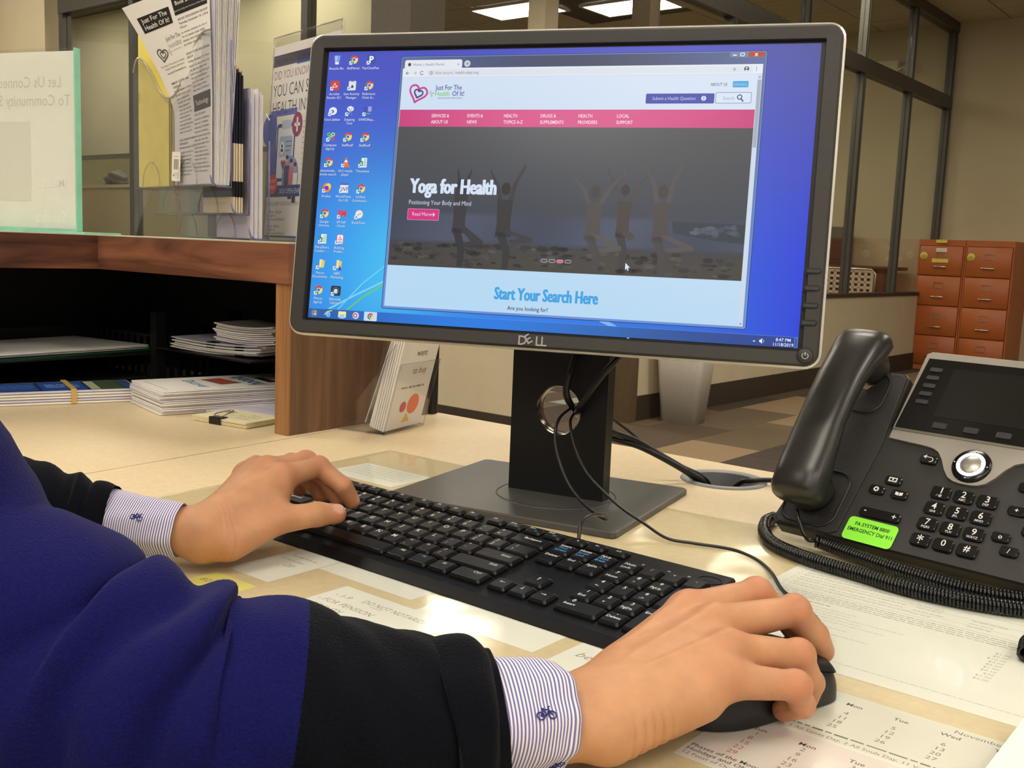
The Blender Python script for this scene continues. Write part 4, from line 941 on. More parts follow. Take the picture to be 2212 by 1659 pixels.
# handset: two ends and a bowed grip
def ring_el(c, ax, ay, rx, ry, n=20, p=2.6):
    o = []
    for k in range(n):
        a = 2*PI*k/n; ca, sa = math.cos(a), math.sin(a)
        o.append(c + ax*(rx*math.copysign(abs(ca)**(2/p), ca)) + ay*(ry*math.copysign(abs(sa)**(2/p), sa)))
    return o
q = MB(); rings = []
HS = [(-28, 30, 8, 3), (-26, 30, 20, 12), (-20, 31, 22.5, 17), (0, 34, 23, 16), (20, 38, 22, 13), (50, 43, 20.5, 11), (75, 44, 20.5, 10.5), (100, 43, 21, 11.5), (125, 38, 22.5, 14), (145, 33, 23.5, 17), (156, 29, 23, 16), (162, 26, 20, 12), (164, 24, 8, 4)]
for i, (y, zc, rx, rz) in enumerate(HS):
    x = -127 - .035*y - (0.0)
    rings.append(ring_el(V(x*mm, y*mm, zc*mm), V(1, 0, 0), V(0, 0, 1), rx*1.1*mm, rz*1.05*mm))
loops(q, [[tuple(v) for v in r] for r in rings], 0, True, True, True)
hs = pbuild('handset', q, M_hand)
for yc, zc in ((-4, 14), (140, 14)):
    q = MB(); q.lathe([(.013, 0), (.0185, .0), (.020, .008), (.0175, .016)], 28); q.xf(Matrix.Translation(((-127-.035*yc)*mm, yc*mm, (zc-12)*mm))); o = q.build('ear_cup', M_hand, hs)
q = MB(); q.tube([V((-127-.035*y)*mm-.004, y*mm, (z+.2)*mm) for y, z in ((150, 47.2), (152, 46), (140, 49.5), (130, 51.6))], .0003, 4); q.build('seam', M_phg, hs)
# well rims around the handset ends
for yc, x0, x1, y0, y1 in ((-5, -152, -99, -34, 24), (140, -140, -106, 92, 138)):
    q = MB(); L = rrl(x0*mm, x1*mm, y0*mm, y1*mm, .014); q.tube([(x, y, .0018) for x, y in L], .0012, 6, closed=True); pbuild('well_rim', q, M_ph)
# display block
DB = [(-84, 78), (-84, 165), (-80, 168), (88, 168), (92, 165), (92, 78)]
q = MB(); DBm = [(x*mm, y*mm) for x, y in DB][::-1]; loops(q, [zl(DBm, -.018), zl(DBm, .004), zl(inset(DBm, .0012), .0052)], 0, False, True, True); pbuild('display_block', q, M_phs)
q = MB(); q.prism([(-.0815, .0795), (.092, .0795), (.092, .1590), (-.0790, .1590)], .0050, .0062); pbuild('display_face', q, M_phg)
q = MB(); q.prism([(-.052, .096), (.060, .096), (.060, .150), (-.052, .150)], .0062, .0064); pbuild('display', q, mat('display_off', S(22, 21, 20), .25))
q = MB(); q.text('cisco', .052, .1607, .0054, .0058, 0, 'C', .01, 1.25)
for k, h in enumerate((.8, 1.4, 2.4, 1.4, .8, 1.4, 2.4, 1.4, .8)): q.box(.0435+k*.0021, .0441+k*.0021, .1650, .1650+h*.0009, .0052, .0056)
pbuild('logo', q, mat('logo_grey', S(70, 66, 60), .5))
for k in range(5):
    y = 146.2 - k*9.17; q = MB(); loops(q, [zl(rrl(-.0735, -.0615, (y-2.4)*mm, (y+2.4)*mm, .0016, 3), .006), zl(rrl(-.0732, -.0618, (y-2.2)*mm, (y+2.2)*mm, .0014, 3), .0073)], 0, False, False, True); pbuild('line_key', q, M_ph)
for x in (-42.5, -14.9, 12.8, 40.5):
    q = MB(); loops(q, [zl(rrl((x-6.6)*mm, (x+6.6)*mm, .0835, .0900, .0016, 3), .006), zl(rrl((x-6.2)*mm, (x+6.2)*mm, .0838, .0897, .0014, 3), .0073)], 0, False, False, True); pbuild('soft_key', q, M_ph)
# silver wave panel and navigation ring
W = [(-84, 79)]
for k in range(33):
    x = -84 + k*(172/32); t = x+3.5; W.append((x, 79 - (10 + 3.5*math.cos(t/84*PI*.5)) - 30*max(0, 1/(1+math.exp((abs(t)-24)/4.2)))))
W.append((92, 79))
q = MB(); q.prism([(x*mm, y*mm) for x, y in W][::-1], -.001, .0028); pbuild('wave_panel', q, M_phs)
rc = V(-.0035, .0538, 0)
q = MB(); q.lathe([(.0085, .0062), (.0150, .0058), (.0162, .0045), (.0165, .0020)], 40); q.xf(Matrix.Translation(rc)); nr = pbuild('navigation_ring', q, M_phg)
q = MB(); q.lathe([(.0088, .0064), (.0118, .0063)], 40); q.xf(Matrix.Translation(rc)); q.build('ring_light', emis('ring_glow', (.55, .72, 1.0), 2.2), nr)
q = MB(); q.lathe([(0, .0070), (.0075, .0070), (.0088, .0060)], 32); q.xf(Matrix.Translation(rc)); q.build('select_button', M_phs, nr)
q = MB()
for a in range(4): q.disc((rc.x+.0138*math.cos(a*PI/2), rc.y+.0138*math.sin(a*PI/2)), .0006, .0064, 8)
q.build('ring_dots', M_leg, nr)
# keys
def pkey(name, x, y, w, h, legs, m=M_phg, parts=None):
    q = MB(); loops(q, [zl(rrl((x-w/2)*mm, (x+w/2)*mm, (y-h/2)*mm, (y+h/2)*mm, .0026, 4), 0), zl(rrl((x-w/2)*mm, (x+w/2)*mm, (y-h/2)*mm, (y+h/2)*mm, .0026, 4), .0022), zl(rrl((x-w/2+.8)*mm, (x+w/2-.8)*mm, (y-h/2+.8)*mm, (y+h/2-.8)*mm, .0022, 4), .0030)], 0, False, False, True)
    for t, dx, dy, s in legs: q.text(t, (x+dx)*mm, (y+dy)*mm, .00306, s*mm, 1, 'C', .008)
    return pbuild(name, q, [m, M_leg])
KP = [('1', '/ @'), ('2', 'ABC'), ('3', 'DEF'), ('4', 'GHI'), ('5', 'JKL'), ('6', 'MNO'), ('7', 'PQRS'), ('8', 'TUV'), ('9', 'WXYZ'), ('*', '+'), ('0', ''), ('#', '')]
for k, (a, b) in enumerate(KP):
    x = (k % 3-1)*19.5; y = (1.5-k//3)*15.9
    pkey('key', x, y, 16.2, 11.6, [(a, 0, -1.2 if a != '*' else -5, 8.5 if a != '*' else 13)] + ([(b, 0, -4.4, 3.0)] if b else []))
bk = pkey('key', -41.5, 53.8, 15, 8.6, [])
q = MB(); q.tube([(-.0395+.0024*math.cos(a), .0532+.0022*math.sin(a), .0031) for a in [math.radians(-100+20*k) for k in range(10)]] + [(-.0445, .0556, .0031)], .00045, 4); q.add([(-.0465, .0556, .0032), (-.0435, .0576, .0032), (-.0435, .0536, .0032)], [(0, 1, 2)]); q.build('legend', M_leg, bk)
vm = pkey('key', -63, 26.5, 15, 8.6, [])
q = MB(); q.box(-.0668, -.0592, .0243, .0287, .0029, .0032); [q.lathe([(.0008, .0034), (.0014, .0034)], 12, 1) for _ in ()]; q.build('legend', M_leg, vm)
q = MB(); q.disc((-.0648, .0266), .0012, .0033, 12); q.disc((-.0612, .0266), .0012, .0033, 12); q.box(-.0648, -.0612, .0253, .0257, .0032, .0034); q.build('legend_detail', M_phg, vm)
ge = pkey('key', -73.8, 14.2, 14, 8.6, [])
q = MB(); gp = []
for k in range(32): r = .0027 if k % 4 < 2 else .0021; gp.append((-.0738+r*math.cos(2*PI*k/32), .0142+r*math.sin(2*PI*k/32)))
q.prism(gp, .0029, .0032); q.build('legend', M_leg, ge)
q = MB(); q.disc((-.0738, .0142), .0011, .0033, 14); q.build('legend_detail', M_phg, ge)
bo = pkey('key', -52.6, 13.8, 14.5, 8.6, [])
q = MB(); q.prism([(-.0559, .0156), (-.0529, .0150), (-.0529, .0120), (-.0559, .0126)][::-1], .0029, .0032); q.prism([(-.0523, .0150), (-.0493, .0156), (-.0493, .0126), (-.0523, .0120)][::-1], .0029, .0032); q.build('legend', M_leg, bo)
vo = pkey('volume_key', -61.3, -9.4, 37, 9.0, [('-', -13.5, -1.2, 8), ('+', 13, -2.5, 8)])
pkey('key', 45, 44, 14, 8.6, [('x', 0, -2, 6)], mat('phone_red', S(120, 30, 24), .4) if False else M_phg)
pkey('key', 44, 21, 14, 8.6, [('+', 0, -2, 6)]); pkey('key', 40, -5, 14, 8.6, [('o', 0, -2, 6)]); pkey('key', 50, -16, 14, 8.6, [('/', 0, -2, 6)]); pkey('key', 60, 5, 14, 8.6, [])
# green emergency label
P = Print(46, 23, .046)
P.rrect(0, 0, 46, 23, 4, S(150, 250, 70), 1); P.text('PA SYSTEM 8800', 23, 8, 5.0, S(24, 50, 10), 3, 'C', .018, .90); P.text('EMERGENCY Dial 911', 23, 14, 5.0, S(24, 50, 10), 3, 'C', .018, .90)
o = P.build('label', print_mat('label_print', 0, .55), ph, 'bright green label reading PA SYSTEM 8800, EMERGENCY Dial 911'); o.matrix_basis = PT @ Matrix.Translation((-.0635, -.0275, .0006)) @ Matrix.Rotation(math.radians(-1), 4, 'Z')
# coiled cord
def coil(pts, R, pitch, wr=.0013):
    """helix around a path, scene coordinates"""
    path = smooth_path(pts, 40); out = []; L = 0.0
    t = (path[1]-path[0]).normalized(); nrm = t.orthogonal().normalized()
    for i, p in enumerate(path):
        if i: L += (p-path[i-1]).length
        t2 = (path[min(i+1, len(path)-1)]-path[max(i-1, 0)]).normalized(); nrm = (t.rotation_difference(t2) @ nrm).normalized(); t = t2
        out.append((p, nrm.copy(), t.cross(nrm), L))
    res = []; n = int(L/pitch*9); ls = [o[3] for o in out]; j = 0
    for k in range(n+1):
        s = L*k/n
        while j < len(ls)-2 and ls[j+1] < s: j += 1
        f = (s-ls[j])/max(1e-9, ls[j+1]-ls[j]); p = out[j][0].lerp(out[j+1][0], f); a = 2*PI*s/pitch
        res.append(p + out[j][1]*(R*math.cos(a)) + out[j][2]*(R*math.sin(a)))
    return res
inv = (Matrix.Translation(ph.location) @ Matrix.Rotation(PYAW, 4, 'Z')).inverted()
c1 = [(.274, .8875, .012), (.2845, .8833, .0095), (.3015, .8604, .0080), (.3296, .8185, .0075), (.3641, .7790, .0075), (.3998, .7600, .0075), (.44, .75, .0075)]
c2 = [(.262, .985, .0068), (.2496, .9662, .0068), (.2385, .9234, .0068), (.2395, .8859, .0068), (.2584, .8475, .0068), (.2865, .8132, .0068), (.3124, .7815, .0068), (.3397, .7598, .0068), (.371, .7440, .0068), (.41, .735, .0068), (.44, .735, .0068)]
M_coil = mat('coil_gloss_black', S(20, 20, 20), .2, noise=.1)
for c in (c1, c2):
    q = MB(); q.tube([inv @ p for p in coil(c, .0050, .0027)], .00135, 6); q.build('coiled_cord', M_coil, ph)
q = MB(); q.tube([inv @ p for p in coil([(.345, .650, .0068), (.362, .675, .0068), (.39, .68, .0068)], .0050, .0027)], .00135, 6); q.build('coiled_cord', M_coil, ph)
q = MB(); q.tube([inv @ Vector(p) for p in smooth_path([(.2605, .9040, .0360), (.2605, .8960, .028), (.2640, .889, .017), (.2680, .8880, .012), (.274, .8875, .012)])], .0016, 8); q.build('cord_tail', M_coil, ph)
q = MB(); q.tube([inv @ Vector(p) for p in smooth_path([(.2560, 1.180, -.018), (.2686, 1.165, .001), (.2772, 1.1575, .0048), (.2933, 1.1591, .006), (.3192, 1.1566, .006), (.36, 1.13, .006), (.42, 1.05, .03)])], .0030, 8); q.build('line_cable', M_cable, ph)
# ---------------------------------------------------------------- papers under the clear desk mat
M_paper = mat('white_paper', S(240, 238, 230), .7, noise=.02, nscale=20)
M_prt = print_mat('paper_print', 0, .75, .2)
INK = S(120, 116, 108); PEN = S(150, 146, 138)
SHZ = [.00009]
def sheet(name, lab, c, w, h, yaw=AU, col=S(240, 238, 230), z=None, draw=None, cat='paper', group=None):
    """a paper lying flat; c is its centre on the desk"""
    SHZ[0] += .000014; z = SHZ[0]
    t = thing(name, lab, cat, (c[0], c[1], 0), (0, 0, yaw), group)
    q = MB(); q.box(-w/2, w/2, -h/2, h/2, z-.00008, z); q.build('page', mat('page_%d_%d_%d' % tuple(int(x*99) for x in col), col, .7, noise=.02, nscale=15), t)
    if draw:
        P = Print(w*1000, h*1000, w); P.dz = .00002; draw(P); o = P.build('print', M_prt, t); o.location = (0, 0, z)
    return t
def at(c, du, dn): return (c[0]+UX.x*du+UN.x*dn, c[1]+UX.y*du+UN.y*dn)
# corner -> centre helper: c = back left corner
def bl(c, w, h): return at(c, w/2, -h/2)
def d_lines(P):
    for k in range(5): P.words(8, 8+k*9, 95, 2.0, S(196, 194, 188), 1, k)
sheet('note_card', 'white note card with faint lines on the mat behind the left hand', bl((-.1669, 1.194), .106, .066), .106, .066, draw=d_lines)
def d_p2(P): P.text('20', 24, 44, 9, PEN, 1, 'L', 0, 1, 0, .3); P.words(10, 20, 40, 2.5, S(186, 182, 174), 1, 3); P.words(8, 30, 34, 2.2, S(186, 182, 174), 1, 4)
sheet('note_card', 'white note card under the left wrist', (-.1738, .7986), .050, .078, draw=d_p2)
def d_y(P): P.text('Dial', 20, 11, 7, S(150, 146, 80), 1, 'L', 0, 1, 0, .3); P.text('8/2 - 4875', 5, 20, 8, S(130, 126, 80), 1, 'L', 0, 1, 0, .3)
sheet('sticky_note', 'yellow sticky note with pencilled numbers by the sweater sleeve', bl((-.223, .7727), .050, .05), .050, .05, col=S(240, 228, 130), draw=d_y, cat='sticky note')
sheet('note_card', 'narrow blank white card just in front of the keyboard', bl((-.1294, .8114), .102, .028), .102, .028)
def d_p4(P):
    P.text('DO NOT NOTARIZE', 34, 17, 8.5, PEN, 1, 'L', -.004, .8, 0, .15); P.line([(46, 19), (58, 19)], .5, PEN, 1)
    P.text('- I-9', 8, 20, 9, PEN, 1, 'L', -.004, 1, 0, .2); P.text('- FOR PENSION', 4, 33, 9, PEN, 1, 'L', -.004, .9, 0, .2); P.text('  FIDELITY', 4, 45, 9, PEN, 1, 'L', -.004, .9, 0, .2)
sheet('note_card', 'handwritten note card reading DO NOT NOTARIZE', bl((-.1187, .7512), .112, .075), .112, .075, draw=d_p4)
def d_p5(P): P.words(60, 4, 104, 1.8, S(176, 172, 164), 1, 9)
sheet('note_card', 'blank white card in front of the arrow keys', bl((-.037, .7369), .108, .043), .108, .043, draw=d_p5)
def d_p6(P): P.text('orms', 28, 14, 12, PEN, 1, 'L', -.004, 1, 0, .3); P.text('before', 8, 32, 12, PEN, 1, 'L', -.004, 1, 0, .3)
sheet('note_card', 'handwritten note card beside the striped right cuff', bl((.0603, .6639), .11, .075), .11, .075, draw=d_p6)
def d_sched(P):
    r = random.Random(2); y = 12; G = S(168, 164, 154)
    for k in range(9):
        P.words(14, y, 14+r.uniform(60, 100), 1.5, G, 1, 20+k); P.rect(9, y, 10.2, y+1.2, G, 1)
        if k % 2: P.rect(8, y+4.6, 271, y+5.0, S(176, 172, 162), 1)
        for c in (110, 150, 185, 225):
            if r.random() < .75: P.words(c, y+r.uniform(-1, 1), c+r.uniform(14, 26), 1.5, G, 1, 60+k*4+c)
        y += 7.2
    P.rect(8, y, 271, y+.5, S(168, 164, 154), 1); y += 5
    for k in range(4): P.words(14, y, 262, 1.7, G, 1, 120+k); y += 4.2
    y += 3; P.words(14, y, 62, 1.8, S(150, 146, 136), 1, 140); y += 6
    for k in range(10): P.text(['$1.00', '$0.50', '$10.00', '$3.00', '$5.00', '$1.00', '$0.10', '$20', '$1.50', '$2.00'][k], 190, y+5+k*6.0, 4.4, G, 1, 'R'); P.words(14, y+2+k*6.0, 70+r.uniform(0, 60), 1.4, S(196, 192, 184), 1, 150+k)
    P.words(14, 205, 262, 1.3, S(196, 192, 184), 1, 180)
sheet('price_sheet', 'printed sheet of price tables under the mat in front of the phone', bl((.2627, .8661), .279, .222), .279, .222, draw=d_sched)
def d_cal(P):
    G = S(126, 120, 110); RED = S(196, 120, 110)
    days = ['Sun', 'Mon', 'Tue', 'Wed', 'Thu', 'Fri', 'Sat']
    def month(x0, y0, name, first, n, red):
        cw = 27
        P.text(name, x0+cw*3.5, y0+4.5, 6.2, G, 2, 'C', 0)
        for i, d in enumerate(days): P.text(d, x0+i*cw, y0+11.8, 5.4, S(104, 98, 90), 2, 'C', .012)
        for d in range(1, n+1):
            k = first+d-1; P.text(str(d), x0+(k % 7)*cw, y0+18+(k//7)*7.0, 6.0, RED if (d in red or k % 7 == 0) else G, 2, 'C')
    P.rect(1, 1, P.w-1, 66, S(232, 228, 218), 1); P.rect(1, 68, P.w-1, P.h-1, S(236, 224, 220), 1)
    month(22, 3, 'November', 5, 30, (28,)); P.words(4, 56, 175, 2.2, G, 2, 7); P.text('Observances: 1 All Saints Day, 2 All Souls Day, 11 Veterans Day, 28 Thanksgiving', 4, 64, 4.6, G, 2, 'L')
    month(22, 70, 'December', 0, 31, (25,))
    P.text('Phases of the Moon: 4', 2, P.h-14, 5, S(104, 98, 90), 2, 'L', .012); P.text('Holidays and Observances', 2, P.h-9, 5, S(104, 98, 90), 2, 'L', .012); P.text('12 Feast of Our Lady   25 Christmas', 2, P.h-4, 4.6, G, 2, 'L')
sheet('calendar_page', 'calendar page of November and December under the mouse', bl((.178, .615), .215, .137), .215, .137, draw=d_cal, cat='calendar')
# clear mat
M_mat = glassy('clear_vinyl_mat', (.968, .978, .962), .10, .40)
_nt = M_mat.node_tree; _gl = [n for n in _nt.nodes if n.type == 'BSDF_GLOSSY'][0]
_tc = node(M_mat, 'ShaderNodeTexCoord'); _nz = node(M_mat, 'ShaderNodeTexNoise'); _nz.inputs['Scale'].default_value = 9; _bp = node(M_mat, 'ShaderNodeBump'); _bp.inputs['Strength'].default_value = .35; _bp.inputs['Distance'].default_value = .004
_nt.links.new(_tc.outputs['Object'], _nz.inputs['Vector']); _nt.links.new(_nz.outputs['Fac'], _bp.inputs['Height']); _nt.links.new(_bp.outputs['Normal'], _gl.inputs['Normal'])
q = MB(); c = V(-.150, 1.275, 0); e = V(math.cos(math.radians(-37.5)), math.sin(math.radians(-37.5)), 0); l = V(math.cos(math.radians(-125)), math.sin(math.radians(-125)), 0)
NI, NJ = 80, 80
def mat_pt(i, j, dz):
    p = c+e*(.80*i/NI)+l*((.74+.06*min(1, i/NI/.28))*j/NJ); n = p.x*UN.x+p.y*UN.y; u = p.x*UX.x+p.y*UX.y
    t = max(0, min(1, (n-.70)/.20)); t = t*t*(3-2*t)
    return (p.x, p.y, .00035+dz+.0046*t*math.exp(-((u+.365)/.075)**2))
for dz, fl in ((.0002, False), (0, True)):
    fs = [(i*(NJ+1)+j, i*(NJ+1)+j+1, (i+1)*(NJ+1)+j+1, (i+1)*(NJ+1)+j) for i in range(NI) for j in range(NJ)]
    q.add([mat_pt(i, j, dz) for i in range(NI+1) for j in range(NJ+1)], [f[::-1] if fl else f for f in fs], 0, True)
rim_ = [(i, 0) for i in range(NI)]+[(NI, j) for j in range(NJ)]+[(NI-i, NJ) for i in range(NI)]+[(0, NJ-j) for j in range(NJ)]
n1 = (NI+1)*(NJ+1); ix = [i*(NJ+1)+j for i, j in rim_]
for a, b in zip(ix, ix[1:]+ix[:1]): q.f.append((a, b, b+n1, a+n1)); q.m.append(0); q.sm.append(False)
o = q.build('desk_mat', M_mat); tag(o, 'clear vinyl desk mat covering the papers', 'desk mat')
# note pad at the right border
t = thing('paper_pad', 'thick pad of white paper at the lower right border', 'paper', (.290, .541, .0006), (0, 0, AU))
for k in range(9):
    q = MB(); j = random.uniform(0, .0015); q.box(j, .20, -.20, -j, k*.0014, k*.0014+.0010); q.build('sheet', M_paper if k % 3 or k > 6 else mat('lilac_paper', S(206, 200, 226), .7), t)

# ---------------------------------------------------------------- clear leaflet rack on the counter
M_acr = glassy('clear_acrylic', (.975, .975, .985), .05, .7)
M_edge = mat('acrylic_edge', S(120, 122, 168), .15, noise=.1, nscale=60)
M_edge2 = glassy('acrylic_edge_clear', (.86, .86, .91), .1, 1.0)
CT = .2538
rk = thing('leaflet_rack', 'clear three tier acrylic leaflet rack standing on the counter', 'leaflet rack', (-.437, 1.472, CT), rad(0, 0, -48))
RW = .27
def scurve(n=28):
    pts = []
    for k in range(n+1):
        x = -RW + RW*k/n; u = k/n
        z = .206 + .082*(.5-.5*math.cos(min(1, max(0, (u-.52)/.43))*PI)) if u > .5 else .206 + .070*(.5+.5*math.cos(min(1, max(0, (u-.06)/.44))*PI))
        if u < .06: z -= .02*(1-u/.06)**2
        pts.append((x, z))
    return pts
def uplate(name, poly, y0, th=.0022, m=None):
    """upright plate given by an x-z outline"""
    q = MB(); q.prism([(x, z) for x, z in poly], 0, th); q.xf(Matrix.Translation((0, y0+th, 0)) @ Matrix.Rotation(PI/2, 4, 'X')); return q.build(name, m or M_acr, rk)
def rim(pts, y, r=.0009, parent=rk, m=None):
    q = MB(); q.tube([(x, y, z) for x, z in pts], r, 6); return q.build('edge', m or M_edge2, parent)
sc_ = scurve()
uplate('front_plate', [(-RW, .074)] + [(0, .074)] + sc_[::-1], 0, m=glassy('front_acrylic', (.93, .93, .945), .12, .9))
rim(sc_, .0002, .0015, m=mat('acrylic_rim', S(176, 172, 160), .15))
TB = [(.0, .074), (.032, .036), (.060, .001)]       # depth and floor of each tier
for k, (y, z) in enumerate(TB):
    y1 = TB[k+1][0] if k < 2 else .092
    q = MB(); q.box(-RW, 0, y, y1+.002, z, z+.0025); q.build('pocket_floor', M_acr, rk)
    q = MB(); q.tube([(0, y+.001, z+.016), (0, y+.004, z+.006), (0, y+.012, z+.0012), (0, y1+.001, z+.0012)], .0014, 6); q.build('edge', M_edge, rk)
    ztop = (.205, .165, .145)[k]
    q = MB(); q.tube([(0, y1+.001, z+.001), (0, y1+.001, z+ztop)], .0013, 6); q.build('edge', M_edge, rk)
    if k: uplate('tier_plate', [(-RW+.02*k, z), (0, z), (0, z+.20), (-RW+.02*k, z+.20)], y)
    q = MB(); q.tube([(-RW, y+.001, z+.001), (0, y+.001, z+.001)], .0010, 6); q.build('edge', M_edge2, rk)
    for xc in (-.20, -.07):      # thumb notches
        q = MB(); q.tube([(xc+.032*math.cos(a), y-.0008, z+.004+.036*math.sin(a)) for a in [PI*i/14 for i in range(15)]], .0011, 6); q.build('notch_edge', M_edge2, rk)
uplate('back_plate', [(-RW, .001), (0, .001), (0, .175), (-.01, .185), (-RW, .185)], .092)
uplate('rear_leg', [(-RW, 0), (-RW+.002, 0), (-RW+.06, .074), (-RW, .074)], .0)
uplate('divider', [(-.137, .076), (-.134, .076), (-.134, .20), (-.137, .20)], .003, .026)
q = MB()
for xh in (-.245, -.022): 
    q.lathe([(.003, 0), (.0046, .0008), (.0052, 0)], 14); 
    for i in range(len(q.v)-14*3, len(q.v)): v = q.v[i]; q.v[i] = (v[0]*.7+xh, -.0006-v[2], v[1]*1.6+.215+(.02 if xh > -.1 else .0))
q.build('screw_hole', M_edge2, rk)
# barcode sticker on the plate
P = Print(28, 40, .030); P.rrect(0, 0, 28, 40, 2, S(244, 240, 226), 1); P.words(5, 6, 24, 1, S(150, 146, 136), 2, 1)
for k, x in enumerate((7, 9, 10.5, 13, 15, 16.5, 19, 21)): P.rect(x, 10, x+(.9 if k % 2 else 1.6), 24, S(110, 106, 98), 2)
P.poly([(4, 32), (8, 30), (8, 34)], S(70, 66, 60), 2)
for k in range(3): P.words(10, 29+k*2.6, 24, 1, S(150, 146, 136), 2, k+5)
o = P.build('barcode_sticker', M_prt, rk, 'white barcode sticker'); o.location = (-.108, -.0012, .105); o.rotation_euler = rad(90, 3, 0)
RM = Matrix.Translation((-.437, 1.472, CT)) @ Matrix.Rotation(math.radians(-48), 4, 'Z')
def in_rack(name, lab, group, q, m, cat='leaflet'):
    o = q.build(name, m); o.matrix_basis = RM; return tag(o, lab, cat, group)
# yellow flyers in the left pocket
for k in range(3):
    q = MB(); q.box(-.264+.002*k, -.150, .006+k*.003, .0068+k*.003, .078, .315-.012*k); in_rack('flyer', 'yellow flyer in the left pocket of the leaflet rack', 'yellow flyers', q, mat('yellow_flyer', S(250, 232, 118), .7), 'flyer')
# newsletters in the right pocket: a stack and the front one slouching forward
for k in range(15):
    q = MB(); h = .345+random.uniform(-.012, .018); lean = random.uniform(-.0006, .0006); y = .0088+k*.0015
    q.box(-.122, -.0015+random.uniform(-.0012, .0006), y, y+.0010, .0775, h)
    for i in range(4, 8): q.v[i] = (q.v[i][0], q.v[i][1]+k*.0011, q.v[i][2])
    in_rack('newsletter', 'folded white newsletter standing in the right pocket of the leaflet rack', 'newsletters', q, M_paper if k % 4 else mat('lilac_white_paper', S(214, 210, 226), .7), 'newsletter')
def slouch(u, v):
    """u across, v up the page -> rack coordinates"""
    t2 = max(0, (v-.40)/.60)**1.3
    xl = -.126 - .066*t2; xr = -.002 - .012*t2
    x = xl+(xr-xl)*u
    y = .0050 - .052*(1-u)*t2
    z = .0785 + v*(.256*(1-u) + .285*u)
    return V(x, y, z)
nl = thing('newsletter', 'front newsletter slouching out of the rack, titled Just For The Health Of It!', 'newsletter', tuple(RM.translation), rad(0, 0, -48), 'newsletters')
P = Print(100, 215, .1); BK = S(40, 38, 36); GR = S(176, 172, 163)
P.grid(0, 0, 100, 215, 14, 24, lambda x, y: S(244, 242, 236), 0)
P.grid(9, 16, 50, 34, 8, 4, lambda x, y: BK, 1); P.text('Just For The', 29.5, 23.5, 7.4, S(236, 232, 224), 2, 'C', .014, .9); P.text('Health Of It!', 29.5, 31.5, 7.4, S(236, 232, 224), 2, 'C', .014, .9)
P.grid(55, 10, 97, 28, 8, 4, lambda x, y: BK, 1); P.text('Book Discussion', 76, 18, 6.4, S(236, 232, 224), 2, 'C', .014, .82); P.text('Sponsored by the Friends of the Library', 76, 24.5, 2.6, S(226, 222, 214), 2, 'C')
P.text('BOOK DISCUSSION GROUP', 57, 34, 3.2, S(90, 86, 80), 1, 'L', .012); P.text('Thursday, November 14, 1:30 &', 57, 38.5, 3.1, S(90, 86, 80), 1, 'L', .012); P.text('7:30 pm', 57, 43, 3.1, S(90, 86, 80), 1, 'L', .012)
for k in range(4): P.words(57, 47+k*4.4, 95-k*3, 2.3, GR, 1, 200+k)
P.text('SHORT STORY DISCUSSION', 57, 72, 3.2, S(90, 86, 80), 1, 'L', .012); P.text('GROUP', 57, 76, 3.2, S(90, 86, 80), 1, 'L', .012); P.text('Tuesday, November 19, 1:30 pm', 57, 80.5, 3.0, S(90, 86, 80), 1, 'L', .012)
for k in range(7): P.words(57, 84+k*4.4, 96-(k*5) % 9, 2.3, GR, 1, 220+k)
P.grid(54, 116, 96, 134, 8, 4, lambda x, y: S(84, 80, 76), 1); P.text('Technology', 75, 128, 7.6, S(232, 228, 220), 2, 'C', .014, .92)
P.text('FREE TECH HELP!', 55, 139, 3.6, S(90, 86, 80), 1, 'L')
for k, s in enumerate(('Saturday, Nov. 16, 10:00-4:00 pm', 'Sunday, Nov. 17, 1:00-4:00 pm', 'Saturday, Nov. 23, 10:00-4:00 pm', 'Sunday, Nov. 24, 1:00-4:00 pm')): P.text(s, 55, 144+k*4.6, 2.8, S(90, 86, 80), 1, 'L', .01)
for k in range(10): P.words(55, 161+k*4.3, 96-(k*7) % 11, 2.2, GR, 1, 240+k)
heart(P, 20, 62, .50, 1.6, S(90, 86, 82), 1, .3); heart(P, 20.4, 62, .26, 1.3, S(90, 86, 82), 1, .3); P.line([(28, 62), (31, 62), (32, 58), (33, 66), (34.5, 61), (36, 62)], .5, GR, 1)
P.text('Just For The', 33, 50, 7.0, S(96, 92, 86), 1, 'L', 0, .62); P.text('Health', 33, 58, 7.0, S(180, 176, 168), 1, 'L', 0, .62); P.text('Of It!', 45, 58, 7.0, S(96, 92, 86), 1, 'L', 0, .62); P.words(38, 61, 52, 1, GR, 1, 31)
P.text("The Library's Prescription for Quality", 30, 75, 2.9, S(110, 106, 98), 1, 'C'); P.text('Health & Wellness Information', 32, 79, 2.9, S(110, 106, 98), 1, 'C'); P.text('www.JustForTheHealthOfIt.org', 33, 84, 2.9, S(100, 96, 90), 1, 'C', .01)
P.text('MEMORY LECTURE AND', 15, 96, 3.4, S(90, 86, 80), 1, 'L', .012); P.text('SCREENING', 15, 100.5, 3.4, S(90, 86, 80), 1, 'L', .012); P.text('Monday, November 4, 12:00 pm', 15, 105, 3.0, S(90, 86, 80), 1, 'L', .012)
for k in range(11): P.words(15, 108+k*4.4, 50-(k*5) % 8, 2.3, GR, 1, 260+k)
P.text('EATING HEALTHY DURING', 14, 163, 3.4, S(90, 86, 80), 1, 'L', .012); P.text('THE HOLIDAYS', 14, 167.5, 3.4, S(90, 86, 80), 1, 'L', .012); P.text('Wednesday, November 13, 6:30 pm', 14, 172, 3.0, S(90, 86, 80), 1, 'L', .012)
for k in range(7): P.words(14, 176+k*4.4, 50-(k*5) % 8, 2.2, GR, 1, 280+k)
o = P.build('print', M_prt, nl)
